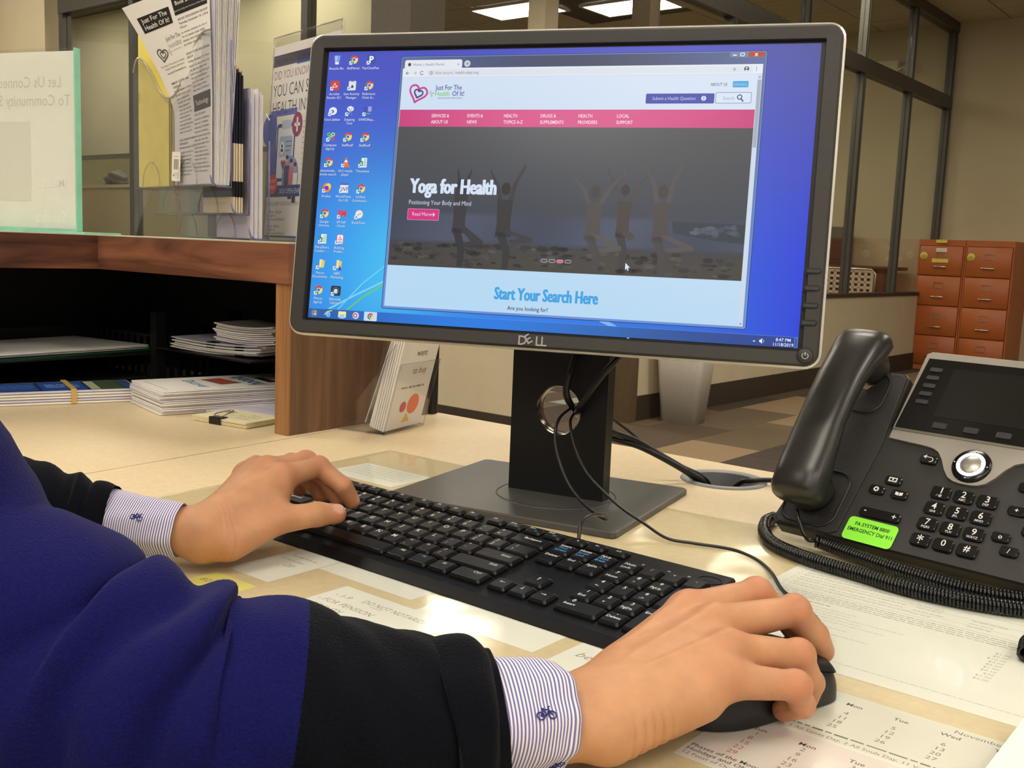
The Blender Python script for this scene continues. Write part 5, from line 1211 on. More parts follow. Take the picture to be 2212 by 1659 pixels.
me = o.data; co = np.zeros(len(me.vertices)*3); me.vertices.foreach_get('co', co); co = co.reshape(-1, 3); new = []
for x, y, z in co:
    p = slouch(x/.1+.5, y/.215+.5); new += [p.x, p.y-z*9, p.z]
me.vertices.foreach_set('co', new); me.update()
# brochures in the middle and low tiers
for k in range(4):
    q = MB(); y = .0375+k*.0042; q.box(-.10, -.002-.001*(k % 2), y, y+.0026, .1375, .245-.004*k); q.box(-.10, -.002-.001*(k % 2), y, y+.0026, .0395, .1375, 1); q.box(-.1002, -.0015, y-.0002, y+.0028, .062, .084, 2); q.box(-.10, -.002, y+.0004, y+.002, .245-.004*k, .252-.004*k, 1)
    in_rack('brochure', 'navy and cream brochure standing in the middle tier of the rack', 'navy brochures', q, [mat('navy_card', S(24, 28, 50), .4), mat('cream_card', S(222, 208, 178), .5), mat('black_card', S(18, 18, 20), .4)], 'brochure')
for k in range(6):
    q = MB(); y = .0640+k*.0036; q.box(-.11, -.002-.002*(k % 2), y, y+.0024, .004, .218-.004*(k % 3)); in_rack('leaflet', 'white leaflet standing in the lowest tier of the rack', 'white leaflets in the rack', q, M_paper if k % 2 else MATS['lilac_white_paper'])

# ---------------------------------------------------------------- health insurance poster in acrylic stand
PA = math.radians(-50.7)
ps = thing('sign_stand', 'acrylic stand holding a health insurance flyer on the counter beside the monitor', 'sign stand', (-.340, 1.588, CT), (0, 0, PA))
HW, HT = .1075, .318
tilt = Matrix.Rotation(math.radians(-3), 4, 'X')
q = MB(); q.box(-HW, HW, -.003, -.001, .001, HT); q.xf(tilt); q.build('front_panel', M_acr, ps)
q = MB(); q.box(-HW, HW, .0012, .0030, .001, HT); q.xf(tilt); q.build('back_panel', M_acr, ps)
q = MB(); q.box(-HW, HW, -.003, .075, 0, .0025); q.build('foot', M_acr, ps)
q = MB()
for a, b in (((-HW, HT), (HW, HT)), ((-HW, .001), (-HW, HT)), ((HW, .001), (HW, HT))): q.tube([(a[0], -.002, a[1]), (b[0], -.002, b[1])], .0011, 6)
q.xf(tilt); q.build('edge', M_edge2, ps)
P = Print(216, 300, .214); NV = S(50, 66, 130)
P.rect(0, 0, 216, 300, S(244, 241, 236), 0); P.rect(0, 14, 216, 32, S(86, 80, 96), 1); P.rect(80, 26, 216, 34, S(60, 110, 190), 1); P.rect(150, 14, 216, 34, S(200, 60, 60), 2); P.text('FREE ONE-ON-ONE APPOINTMENTS AVAILABLE', 8, 28, 11, S(40, 30, 50), 3, 'L', 0, .82)
P.text('DID YOU KNOW?', 5, 52, 19, S(150, 100, 110), 1, 'L', -.006, .82); P.text('YOU CAN STILL GET', 4, 79, 28, S(60, 62, 80), 1, 'L', -.006, .80); P.text('HEALTH INSURANCE', 4, 106, 28, S(60, 62, 80), 1, 'L', -.006, .80)
P.grid(0, 100, 90, 232, 4, 8, lambda x, y: mixc(S(96, 110, 190), S(60, 78, 160), (y-100)/130), 1); P.circ(0, 130, 26, S(70, 90, 180), 2); P.poly([(22, 110), (216, 110), (216, 232), (95, 232), (30, 225)], S(238, 234, 226), 2)
P.rrect(26, 122, 88, 212, 5, S(50, 70, 140), 3); P.rrect(30, 128, 84, 207, 3, S(228, 232, 240), 4); P.rrect(42, 117, 74, 131, 4, S(190, 204, 226), 5); P.rrect(36, 142, 80, 174, 4, S(176, 194, 220), 5); P.circ(46, 160, 8, S(240, 240, 246), 6, 14, 10); P.circ(46, 157, 3, S(50, 60, 90), 7); P.rect(42, 161, 50, 166, S(50, 60, 90), 7)
for k in range(3): P.rect(58, 150+k*7, 78-(k == 2)*6, 151.4+k*7, S(80, 96, 140), 6)
P.circ(93, 126, 17, S(150, 60, 100), 6, 22, 19); P.rect(90.5, 115, 95.5, 137, S(246, 240, 244), 7); P.rect(84, 123.5, 102, 128.5, S(246, 240, 244), 7)
P.poly([(44, 182), (48, 178), (52, 182), (56, 178), (60, 182), (52, 196)], S(160, 60, 90), 6)
P.circ(78, 205, 28, S(130, 160, 214), 5, 22, 32)
for x, y, c, sk in ((66, 188, S(60, 76, 110), S(236, 160, 140)), (80, 194, S(214, 120, 140), S(236, 160, 140)), (94, 200, S(238, 236, 236), S(226, 140, 120))):
    P.circ(x, y-9, 5, sk, 6, 12, 6); P.circ(x, y-13, 5, S(40, 40, 60), 7, 12, 3.4); P.poly([(x-9, y), (x+9, y), (x+8, y+28), (x-8, y+28)], c, 6); P.rect(x-6, y+26, x+6, y+46, S(60, 56, 66), 6)
P.rect(0, 218, 216, 236, NV, 8); P.text('2020 OPEN ENROLLMENT', 44, 231, 11, S(200, 210, 240), 9, 'L', 0, .9); P.circ(20, 216, 16, S(214, 50, 60), 10); P.text('DON\'T', 20, 214, 9, S(246, 190, 190), 11, 'C'); P.text('WAIT', 20, 224, 9, S(246, 190, 190), 11, 'C')
P.text('ENROLLMENT ASSISTANCE IS AVAILABLE', 3, 250, 9, S(120, 116, 120), 1, 'L', 0, .8)
for k, s in enumerate(('- 10:00 am - 12:00 pm', 'November 13', 'Small Group Study Room C', '', '- 6:00 pm - 8:00 pm', 'November 21', 'Small Group Study Room C')): P.text(s, 4, 262+k*5.6, 6.8, S(96, 92, 96), 1, 'L', .004, .86) if s else None
for k in range(12): P.words(112, 122+k*8, 200, 2.6, S(170, 166, 170), 3, 300+k)
P.rect(0, 297, 60, 300, S(60, 110, 60), 2); P.rect(60, 297, 216, 300, S(60, 90, 170), 2)
o = P.build('flyer', M_prt, ps, 'white and blue flyer reading YOU CAN STILL GET HEALTH INSURANCE'); o.matrix_basis = Matrix.Translation((0, 0, .1545)) @ tilt @ Matrix.Rotation(PI/2, 4, 'X')
o.matrix_basis = tilt @ Matrix.Translation((0, -.0005, .1555)) @ Matrix.Rotation(PI/2, 4, 'X')

# ---------------------------------------------------------------- green edged sign at the left border
M_gre = mat('green_glass_edge', S(172, 240, 212), .2, noise=.12, nscale=20)
M_gre.node_tree.nodes['Principled BSDF'].inputs['Transmission Weight'].default_value = .3
sg = thing('acrylic_sign', 'clear acrylic sign with green edges and a white sheet, at the left border', 'sign', (-.7400, 1.750, CT), rad(0, 0, -20))
SWd, SHt = .30, .303
for y in (-.006, .003):
    q = MB(); q.box(-SWd, 0, y, y+.003, .004, SHt); q.build('panel', glassy('sign_acrylic', (.98, .988, .982), .05, .5), sg)
q = MB(); q.box(0, .003, -.006, .006, .004, SHt); q.build('side_edge', M_gre, sg)
q = MB(); q.box(-SWd, .003, -.0062, -.0060, .0035, .0075); q.build('lower_edge', M_gre, sg)
q = MB(); q.box(-SWd, .045, -.035, .05, 0, .0035); q.build('base', M_gre, sg)
q = MB(); q.box(-SWd, -.003, -.0008, .0008, .005, SHt-.004); q.build('sheet', mat('sheet_back', S(244, 242, 232), .7, noise=.02), sg)
P = Print(300, 300, .30); G = S(218, 215, 203)
P.text('Let Us Connect You', 270, 62, 26, G, 1, 'L', 0, -.86); P.text('To Community Services', 288, 92, 26, G, 1, 'L', 0, -.86); P.rect(60, 118, 200, 250, S(233, 231, 219), 1)
for k, s in enumerate(('Meet', 'with', 'Sandra')): P.text(s, 276, 226+k*30, 28, S(250, 249, 244), 2, 'L', .01, -.9)
o = P.build('show_through', M_prt, sg, 'faint mirrored lettering showing through the sheet'); o.location = (-.15, -.0011, .153); o.rotation_euler = rad(90, 0, 0)

# ---------------------------------------------------------------- cubby contents
def stack(name, lab, cat, group, n, w, d, th, loc, yaw, m, jit=.003, each=None, bend=0.0):
    out = []
    for k in range(n):
        q = MB(); nx = 8 if bend else 1
        for i in range(nx):
            x0 = -w/2+w*i/nx; x1 = -w/2+w*(i+1)/nx; b0 = bend*(abs(2*x0/w))**2; b1 = bend*(abs(2*x1/w))**2
            s = q.mark(); q.box(x0, x1, -d/2, d/2, 0, th*.72)
            for v in range(s, s+8): X, Y, Z = q.v[v]; q.v[v] = (X, Y, Z + (b0 if abs(X-x0) < 1e-9 else b1))
        o = q.build(name, m[k % len(m)] if isinstance(m, list) else m)
        place(o, (loc[0]+random.uniform(-jit, jit), loc[1]+random.uniform(-jit, jit), loc[2]+k*th), (0, 0, yaw+random.uniform(-.02, .02)*(jit/.003)))
        tag(o, lab, cat, group); out.append(o)
    return out
LW = [M_paper, MATS['lilac_white_paper'], M_paper]
hy = math.radians(38)
st = stack('flyer', 'white flyer under the top one in the thick cubby stack', 'flyer', 'stack of flyers in the cubby', 13, .26, .135, .0027, (-.440, 1.590, .0008), hy, LW, .002)
P = Print(260, 135, .26); P.rect(12, 20, 14, 120, S(190, 186, 180), 1)
P.text('hoopla', 168, 118, 40, S(40, 110, 170), 3, 'L', .02, .9, -PI/2); P.poly([(96, 30), (130, 26), (140, 90), (104, 96)], S(150, 90, 70), 1); P.poly([(110, 30), (128, 28), (134, 60), (114, 64)], S(200, 60, 50), 2); P.text('Discover', 66, 30, 26, S(60, 120, 160), 3, 'L', .01, .9, PI/2); P.rect(180, 40, 196, 100, S(70, 50, 44), 1); P.rect(200, 20, 250, 110, S(196, 190, 196), 1)
st[-1]['label'] = 'topmost flyer of the thick cubby stack, printed hoopla'
o = P.build('print', M_prt, st[-1]); o.location = (0, 0, .0020)
stack('paper_sheet', 'loose white sheet lying beside the cream cards', 'paper', 'sheets beside the cream cards', 5, .16, .10, .0012, (-.352, 1.515, .0008), math.radians(45), LW, .005)
# cream cards held by a binder clip
cy = math.radians(-31)
cs = stack('card', 'cream card under the top one in the binder clip', 'card', 'cream cards in a binder clip', 6, .105, .075, .0013, (-.385, 1.437, .0008), cy, mat('cream_cardstock', S(238, 228, 188), .7), .0012)
P = Print(105, 75, .105); P.rect(10, 16, 30, 30, S(150, 146, 130), 1)
for k, s in enumerate(('Book', 'Discussion', 'Group')): P.text(s, 74, 26+k*13, 9, S(186, 180, 150), 1, 'C', 0, 1)
cs[-1]['label'] = 'topmost cream card under the binder clip, printed with a book group'
o = P.build('print', M_prt, cs[-1]); o.location = (0, 0, .00105)
bc = thing('binder_clip', 'black binder clip on the cream cards', 'binder clip', (-.4055, 1.4125, .0008), (0, 0, cy))
q = MB(); q.prism([(-.012, -.003), (-.012, .0), (-.004, .0110), (.0, .0110), (.0, .0100), (-.0105, .0005), (-.0105, -.0005)], 0, .022) if False else q.box(-.011, .011, -.0085, -.0075, .0, .0095); q.box(-.011, .011, -.0085, .006, .0086, .0095); q.box(-.011, .011, -.0085, .004, -.0004, .0004); q.build('body', M_phg, bc)
for s in (1,):
    q = MB(); q.tube(smooth_path([(-.006, -.004, .0102), (-.009, .004, .0125), (-.004, .022, .0150), (0, .026, .0152), (.004, .022, .0150), (.009, .004, .0125), (.006, -.004, .0102)], 5), .0008, 6); q.build('lever', M_chrome, bc)
# bundle of booklets with a rubber band
by = math.radians(32)
bs = stack('booklet', 'white edged booklet under the top one in the rubber banded bundle', 'booklet', 'bundle of booklets', 5, .24, .10, .0042, (-.705, 1.560, .0008), by, LW, .002)
P = Print(240, 100, .24); P.rect(2, 2, 238, 98, S(40, 44, 60), 0.5)
for x0, x1, c in ((4, 40, S(120, 70, 40)), (42, 100, S(40, 80, 150)), (104, 168, S(30, 80, 170)), (172, 186, S(180, 190, 150)), (188, 220, S(70, 90, 60)), (222, 236, S(50, 90, 140))): P.rect(x0, 6, x1, 94, c, 1)
for k in range(3): P.words(112, 30+k*14, 160, 6, S(170, 200, 236), 2, 400+k); P.words(50, 30+k*14, 96, 5, S(110, 150, 210), 2, 410+k)
bs[-1]['label'] = 'topmost booklet of the bundle, showing its blue cover'
o = P.build('cover', M_prt, bs[-1]); o.location = (0, 0, .0031)
q = MB(); q.box(.020, .028, -.0515, .0515, .0210, .0222); q.box(.020, .028, -.0527, -.0515, -.0002, .0222); q.box(.020, .028, .0515, .0527, -.0002, .0222); q.box(.020, .028, -.0515, .0515, -.0006, -.0002)
o = place(q.build('rubber_band', mat('tan_rubber', S(206, 170, 96), .6)), (-.705, 1.560, .0012), (0, 0, by)); tag(o, 'tan rubber band around the booklet bundle', 'rubber band')
# black letter trays
def tray(lab, loc, yaw, w, d, tiers, leg, open_r=True):
    t = thing('letter_tray', lab, 'letter tray', loc, (0, 0, yaw))
    mt = mat('tray_black', S(22, 22, 23), .4)
    for k in range(tiers):
        z = .012 + k*leg
        q = MB(); q.box(-w/2, w/2, -d/2, d/2, z, z+.003); q.build('shelf', mt, t)
        for sx in ((-1, 1) if open_r else (-1,)):
            q = MB(); q.box(sx*w/2-.0015, sx*w/2+.0015, -d/2, d/2, z+.030, z+.034)
            for j in range(11): y = -d/2+.006+(d-.012)*j/10; q.box(sx*w/2-.0015, sx*w/2+.0015, y-.004, y+.004, z, z+.03)
            q.build('slatted_side', mt, t)
        q = MB(); q.box(-w/2, w/2, d/2-.003, d/2, z, z+.034); q.build('back_rail', mt, t)
    for sx in (-1, 1):
        for sy in (-1, 1):
            if sx > 0 and sy < 0: continue
            q = MB(); q.box(sx*w/2-.008, sx*w/2+.008, sy*(d/2-.012)-.010, sy*(d/2-.012)+.010, 0, .012+(tiers-1)*leg+.06); q.build('leg', mt, t)
    return t
tray('black two tier letter tray at the right end of the cubby', (-.452, 1.712, .0006), math.radians(-39), .27, .17, 2, .055, False)
tray('black letter tray with folders in the left cubby', (-.800, 1.720, .0006), math.radians(51), .30, .22, 2, .040)
stack('paper_sheet', 'white paper clipped in the upper letter tray', 'paper', 'papers in the upper tray', 8, .20, .13, .0022, (-.445, 1.700, .0712), math.radians(-31), LW, .005, bend=.004)
stack('folded_leaflet', 'folded white leaflet piled on top of the tray papers', 'leaflet', 'folded leaflets on the tray', 9, .12, .10, .0032, (-.405, 1.668, .0905), math.radians(-26), LW, .003, bend=.004)
for k, (x, y, z) in enumerate(((-.484, 1.662, .0712), (-.428, 1.625, .0712))):
    bc = thing('binder_clip', ['black binder clip at the left of the tray papers', 'black binder clip at the right of the tray papers'][k], 'binder clip', (x, y, z), math.radians(-31) and (0, 0, math.radians(-31)))
    q = MB(); q.box(-.009, .009, -.010, -.008, 0, .018); q.box(-.009, .009, -.010, .004, .017, .0185); q.build('body', M_phg, bc)
stack('folder', 'dark green folder lying in the left letter tray', 'folder', 'green folders', 2, .30, .21, .0025, (-.800, 1.715, .0560), math.radians(56), mat('dark_green_card', S(30, 84, 56), .6), .006)
stack('paper_sheet', 'white printed sheet on the green folder', 'paper', 'sheets on the green folder', 4, .28, .20, .0016, (-.795, 1.712, .0620), math.radians(58), LW, .006)

# ---------------------------------------------------------------- leaflet holder on the desk behind the monitor
lh = thing('leaflet_holder', 'small clear leaflet holder on the desk beside the walnut panel', 'leaflet holder', (-.172, 1.372, 0.0004), math.radians(64) and (0, 0, math.radians(64.5)))
# local x runs away from the viewer, local y to the left; the pocket opens up, leaning to +y
def leanq(q, a=14): q.xf(Matrix.Rotation(math.radians(a), 4, 'X')); return q
q = MB(); q.box(0, .105, -.002, 0, 0, .10); leanq(q); q.build('front_panel', M_acr, lh)
q = MB(); q.box(0, .105, .030, .032, 0, .20); leanq(q); q.build('back_panel', M_acr, lh)
q = MB(); q.box(0, .105, -.002, .075, 0, .002); q.build('base', M_acr, lh)
for x in (0, .103):
    q = MB(); q.add([(x, -.002, .001), (x, .075, .001), (x, -.018, .125)], [(0, 1, 2)]); q.add([(x+.002, -.002, .001), (x+.002, .075, .001), (x+.002, -.018, .125)], [(0, 2, 1)]); q.build('side_gusset', M_acr, lh)
    q = MB(); q.tube([(x, -.001, .002), (x, .074, .002), (x, -.018, .125)], .0008, 6); q.build('edge', M_edge2, lh)
q = MB(); q.tube([(0, -.001, .001), (0, -.026, .098), (.105, -.026, .098), (.105, -.001, .001)], .0008, 6); q.build('edge', M_edge2, lh)
LM = Matrix.Translation(lh.location) @ Matrix.Rotation(math.radians(64.5), 4, 'Z') @ Matrix.Rotation(math.radians(14), 4, 'X')
for k in range(7):
    q = MB(); q.box(.004, .100, .003+k*.0035, .003+k*.0035+.0026, .003, .225-.004*(k % 2)); o = q.build('leaflet', [M_paper]); o.matrix_basis = LM @ (Matrix.Rotation(.03*(k == 6), 4, 'X')); tag(o, 'white leaflet standing in the small desk holder behind the front one' if k else 'front leaflet of the small desk holder, with orange and red shapes', 'leaflet', 'leaflets in the desk holder')
    if k == 0:
        P = Print(96, 222, .096); P.circ(46, 20, 12, S(214, 70, 50), 1)
        for j, s in enumerate(('we', 'want', 'to buy')): P.text(s, 40, 90+j*26, 14, S(110, 106, 104), 1, 'L', 0)
        P.words(20, 160, 80, 4, S(150, 146, 140), 1, 77); P.circ(62, 188, 15, S(240, 110, 60), 1); P.circ(36, 190, 8, S(214, 60, 90), 1); P.poly([(50, 200), (62, 214), (40, 214)], S(226, 190, 80), 1)
        c = P.build('print', M_prt, o); c.location = (.052, .0028, .114); c.rotation_euler = rad(90, 0, 0)
q = MB(); q.box(.004, .100, .034, .035, .003, .215); o = q.build('leaflet', M_paper); o.matrix_basis = LM @ Matrix.Rotation(math.radians(-7) if False else math.radians(5), 4, 'X'); tag(o, 'white leaflet leaning at the back of the small desk holder', 'leaflet', 'leaflets in the desk holder')
# ---------------------------------------------------------------- person: two hands, shirt cuffs, sweater
class SDF:
    """smooth union of round cones sampled on a grid, meshed with surface nets"""
    def __init__(s, lo, hi, h):
        s.lo = np.array(lo, np.float32); s.h = h
        s.n = [int((hi[i]-lo[i])/h)+1 for i in range(3)]
        ax = [s.lo[i]+h*np.arange(s.n[i], dtype=np.float32) for i in range(3)]
        s.X, s.Y, s.Z = ax[0][:, None, None], ax[1][None, :, None], ax[2][None, None, :]
    def cone(s, a, b, ra, rb):
        d = [float(b[i]-a[i]) for i in range(3)]; L = sum(x*x for x in d) or 1e-9
        x, y, z = s.X-np.float32(a[0]), s.Y-np.float32(a[1]), s.Z-np.float32(a[2])
        t = np.clip((x*np.float32(d[0])+y*np.float32(d[1])+z*np.float32(d[2]))/np.float32(L), 0, 1)
        return np.sqrt((x-t*np.float32(d[0]))**2+(y-t*np.float32(d[1]))**2+(z-t*np.float32(d[2]))**2) - (np.float32(ra)+np.float32(rb-ra)*t)
    @staticmethod
    def smin(a, b, k):
        h = np.clip(np.float32(.5)+np.float32(.5/k)*(b-a), 0, 1); return b+(a-b)*h-np.float32(k)*h*(1-h)
    def mesh(s, D):
        ins = D < 0; nx, ny, nz = s.n
        c = ins[:-1, :-1, :-1].astype(np.int8)
        for i, j, k in ((1,0,0),(0,1,0),(0,0,1),(1,1,0),(1,0,1),(0,1,1),(1,1,1)): c = c+ins[i:nx-1+i, j:ny-1+j, k:nz-1+k]
        act = np.argwhere((c > 0) & (c < 8)); idx = -np.ones((nx-1, ny-1, nz-1), np.int64); idx[act[:, 0], act[:, 1], act[:, 2]] = np.arange(len(act))
        acc = np.zeros((len(act), 3)); cnt = np.zeros(len(act))
        cor = [(i, j, k) for i in (0,1) for j in (0,1) for k in (0,1)]
        for a in cor:
            for ax in range(3):
                if a[ax]: continue
                b = list(a); b[ax] = 1
                da = D[act[:, 0]+a[0], act[:, 1]+a[1], act[:, 2]+a[2]]; db = D[act[:, 0]+b[0], act[:, 1]+b[1], act[:, 2]+b[2]]
                m = (da < 0) != (db < 0); t = np.where(m, da/np.where(m, da-db, 1), 0)
                p = np.array(a, float)[None, :]*np.ones((len(act), 1)); p[:, ax] = t
                acc[m] += p[m]; cnt[m] += 1
        V_ = (act+acc/cnt[:, None])*s.h+s.lo[None, :].astype(float)
        F_ = []
        for ax in range(3):
            u, w = (ax+1) % 3, (ax+2) % 3
            sl0 = [slice(None)]*3; sl1 = [slice(None)]*3; sl0[ax] = slice(0, -1); sl1[ax] = slice(1, None)
            A, B = ins[tuple(sl0)], ins[tuple(sl1)]; e = np.argwhere(A != B)
            ok = (e[:, u] > 0) & (e[:, w] > 0) & (e[:, u] < s.n[u]-1) & (e[:, w] < s.n[w]-1); e = e[ok]
            q = []
            for du, dw in ((-1,-1),(0,-1),(0,0),(-1,0)):
                f = e.copy(); f[:, u] += du; f[:, w] += dw; q.append(idx[f[:, 0], f[:, 1], f[:, 2]])
            q = np.stack(q, 1); fl = A[e[:, 0], e[:, 1], e[:, 2]]
            q[~fl] = q[~fl][:, ::-1]; F_.append(q)
        return V_, np.concatenate(F_)

def hand_mesh(W, arm, fingers, thumb, base_off, h, lo, hi, wr, tend=True, creases=None, extra=()):
    """fingers: list of (joints, radii); W wrist centre; arm: points back along the forearm"""
    g = SDF(lo, hi, h); W = Vector(W)
    D = None
    def add(d, k):
        nonlocal D
        D = d if D is None else g.smin(D, d, k)
    for (a, b, ra, rb) in arm: add(g.cone(a, b, ra, rb), .012)
    for (J, r), bo in zip(fingers, base_off):
        b0 = W+Vector(bo); add(g.cone(b0, J[0], wr*.82, r[0]*1.02), .011)
    for (a, b, ra, rb, k) in extra: add(g.cone(a, b, ra, rb), k)
    if tend:
        for (J, r), bo in zip(fingers, base_off):
            a = W+Vector(bo)+V(0, 0, wr*.74); b = Vector(J[0])+V(0, 0, r[0]*.86); add(g.cone(a.lerp(b, .25), b, .0021, .0030), .0032)
    FD = None
    for J, r in fingers:
        fd = None
        for i in range(len(J)-1):
            d = g.cone(J[i], J[i+1], r[i], r[i+1]*(.93 if i < len(J)-2 else 1)); fd = d if fd is None else g.smin(fd, d, .0022)
        p = Vector(J[1]); ax = (Vector(J[2])-Vector(J[0])).normalized(); bend = (p-(Vector(J[0])+Vector(J[2]))*.5)
        if bend.length > 1e-4: p = p+bend.normalized()*.0012
        fd = g.smin(fd, g.cone(p, p+ax*.001, r[1]*.98, r[1]*.98), .003)
        FD = fd if FD is None else g.smin(FD, fd, .0012)
    D = g.smin(D, FD, .0065)
    TD = None
    J, r = thumb
    for i in range(len(J)-1):
        d = g.cone(J[i], J[i+1], r[i], r[i+1]); TD = d if TD is None else g.smin(TD, d, .003)
    D = g.smin(D, TD, .009)
    if creases:
        ax, lines, amp, wd, mask = creases
        s = (g.X-W.x)*ax.x+(g.Y-W.y)*ax.y+(g.Z-W.z)*ax.z; m = mask(g.X, g.Y, g.Z); q = 0
        for (s0, tilt) in lines: q = q+np.exp(-((s-s0-tilt*(g.Z-W.z))/wd)**2)
        D = D+(amp*q*m).astype(np.float32)
    return g.mesh(D)

# right hand on the mouse
RF = [([(.1074,.5778,.0520),(.1494,.5908,.0606),(.1701,.5943,.0450),(.1815,.6005,.0300)], [.0112,.0090,.0080,.0070]),
      ([(.1196,.5568,.0520),(.1668,.5723,.0570),(.1847,.5848,.0384),(.1935,.5960,.0245)], [.0116,.0092,.0082,.0072]),
      ([(.1219,.5318,.0470),(.1643,.5483,.0402),(.1765,.5590,.0200),(.1765,.5655,.0078)], [.0110,.0088,.0078,.0070]),
      ([(.1163,.5159,.0380),(.1560,.5221,.0335),(.1640,.5317,.0190),(.1582,.5440,.0100)], [.0104,.0082,.0073,.0066])]
RW_ = V(.0404, .4954, .0235)
al = V(.36, -.93, 0)
R_arm = [(RW_+al*.0105, V(-.03, .468, .026)+al*.012, .0155, .019), (RW_-al*.0105, V(-.03, .468, .026)-al*.012, .0155, .019)]
R_off = [tuple(-al*.0150+V(.012, .004, .005)), tuple(-al*.005+V(.012, .004, .007)), tuple(al*.005+V(.012, .004, .006)), tuple(al*.0135+V(.012, .004, .001))]
R_thumb = ([(.062,.532,.024),(.090,.583,.026),(.117,.609,.021),(.140,.625,.016)], [.0135,.0115,.0098,.0080])
R_ext = [(RW_+al*.013+V(.01, 0, -.003), V(.104, .508, .030), .0135, .0115, .01), (RW_-al*.012+V(.012, 0, -.002), V(.086, .572, .030), .0140, .0120, .012), (V(.07, .530, .030), V(.112, .548, .042), .013, .010, .012)]
aR = V(.87, .45, .2).normalized()
RVm, RFm = hand_mesh(RW_, R_arm, RF, R_thumb, R_off, .00125, (-.045, .44, -.004), (.21, .65, .083), .0150, True,
    (aR, [(.014, .25), (.020, .25), (.0255, .2), (.031, .15), (.037, .1)], .0011, .0010, lambda X, Y, Z: np.clip((.500-Y+.28*(X-.04))*90, 0, 1)*np.clip((.038-Z)*110, 0, 1)), R_ext)
# left hand on the keys
LF = [([(-.1893,.8382,.0610),(-.1650,.8739,.0636),(-.1430,.8735,.0480),(-.1362,.8800,.0335)], [.0112,.0092,.0083,.0073]),
      ([(-.2040,.8530,.0630),(-.1790,.8900,.0650),(-.1575,.8850,.0480),(-.1500,.8880,.0325)], [.0114,.0090,.0080,.0071]),
      ([(-.2170,.8670,.0600),(-.1940,.9010,.0600),(-.1750,.9000,.0450),(-.1680,.9030,.0315)], [.0108,.0086,.0077,.0069]),
      ([(-.2290,.8790,.0530),(-.2090,.9050,.0530),(-.1960,.9110,.0430),(-.1890,.9160,.0330)], [.0100,.0078,.0070,.0064])]
LW_ = V(-.2390, .7800, .0285)
L_arm = [(LW_+V(0, -.006, 0), V(-.325, .775, .036), .0170, .016), (LW_+V(0, .007, .001), V(-.325, .783, .037), .0168, .016)]
L_off = [(.008, -.010, .006), (.008, -.001, .009), (.008, .008, .008), (.006, .016, .004)]
L_thumb = ([(-.2140,.7760,.0230),(-.1830,.8010,.0350),(-.1540,.8170,.0370),(-.1400,.8250,.0360)], [.0150,.0112,.0098,.0082])
L_ext = [(LW_+V(.006, -.006, -.008), V(-.186, .815, .038), .0130, .0110, .014), (LW_+V(.008, .012, -.006), V(-.218, .862, .044), .0135, .0110, .012), (V(-.205, .800, .036), V(-.190, .832, .050), .012, .010, .012), (V(-.215, .83, .045), V(-.21, .85, .053), .014, .012, .012)]
LVm, LFm = hand_mesh(LW_, L_arm, LF, L_thumb, L_off, .00135, (-.345, .745, -.004), (-.12, .935, .086), .0150, True,
    (V(.65, .75, .1), [(.002, .3), (.006, .3), (.0105, .3)], .0007, .0010, lambda X, Y, Z: np.clip((.80-Y)*60, 0, 1)), L_ext)
VV = np.concatenate([RVm, LVm]); FF = np.concatenate([RFm, LFm+len(RVm)])
# arms and shoulders under the clothes join both hands into one body
arm_path = smooth_path([(-.040, .466, .027), (-.10, .458, .034), (-.16, .453, .045), (-.25, .470, .10), (-.36, .480, .19), (-.43, .53, .20), (-.50, .59, .19), (-.56, .65, .20), (-.59, .70, .19), (-.54, .722, .115), (-.45, .748, .066), (-.335, .779, .038)], 4)
_q = MB(); _q.tube(arm_path, [.019+.016*math.sin(PI*k/(len(arm_path)-1))+(.02 if .36 < k/(len(arm_path)-1) < .66 else 0) for k in range(len(arm_path))], 16, caps=False)
n_h = len(VV); cR = int(np.argmin(RVm[:, 0])); cL = len(RVm)+int(np.argmin(LVm[:, 0])); n_t = len(_q.v)
VV = np.concatenate([VV, np.array([tuple(v) for v in _q.v])])
TUBE = [tuple(i+n_h for i in f) for f in _q.f]+[(cR, n_h+(k+1) % 16, n_h+k) for k in range(16)]+[(cL, n_h+n_t-16+k, n_h+n_t-16+(k+1) % 16) for k in range(16)]
VV[:, 2] = np.maximum(VV[:, 2], .0012)
person = thing('person', 'person in a blue and black sweater typing and holding the mouse', 'person', (-.50, .58, FZ))
PO = np.array([-.50, .58, FZ])
me = bpy.data.meshes.new('body'); ALLF = FF.tolist()+TUBE; me.from_pydata((VV-PO).tolist(), [], ALLF); me.update()
me.polygons.foreach_set('use_smooth', [True]*len(ALLF))
red = np.zeros(len(VV)); nail = np.zeros(len(VV))
for J, r in RF+LF+[R_thumb, L_thumb]:
    for p, w, a in ((J[0], .013, .55), (J[1], .011, .8), (J[2], .008, .6), (J[3], .011, .8)):
        red = np.maximum(red, a*np.exp(-((VV-np.array(p))**2).sum(1)/w**2))
def add_nail(tip, prev, out, r, ln=.0068, wd=.0050):
    tip, prev, out = Vector(tip), Vector(prev), Vector(out); ax = (tip-prev).normalized(); out = (out-ax*out.dot(ax)).normalized(); sd = ax.cross(out)
    c = np.array(tip+ax*.0012+out*r); d = VV-c
    q = (d@np.array(ax)/ln)**2+(d@np.array(sd)/wd)**2+(d@np.array(out)/.0045)**2
    m = np.clip((1.05-q)*6, 0, 1); nail[:] = np.maximum(nail, m)
add_nail(L_thumb[0][3], L_thumb[0][2], (.35, -.55, .75), .0080)
add_nail(LF[0][0][3], LF[0][0][2], (.75, -.1, .5), .0072)
for J, r in (RF[1], RF[0], RF[2]): add_nail(J[3], J[2], (.8, .1, .6), r[3])
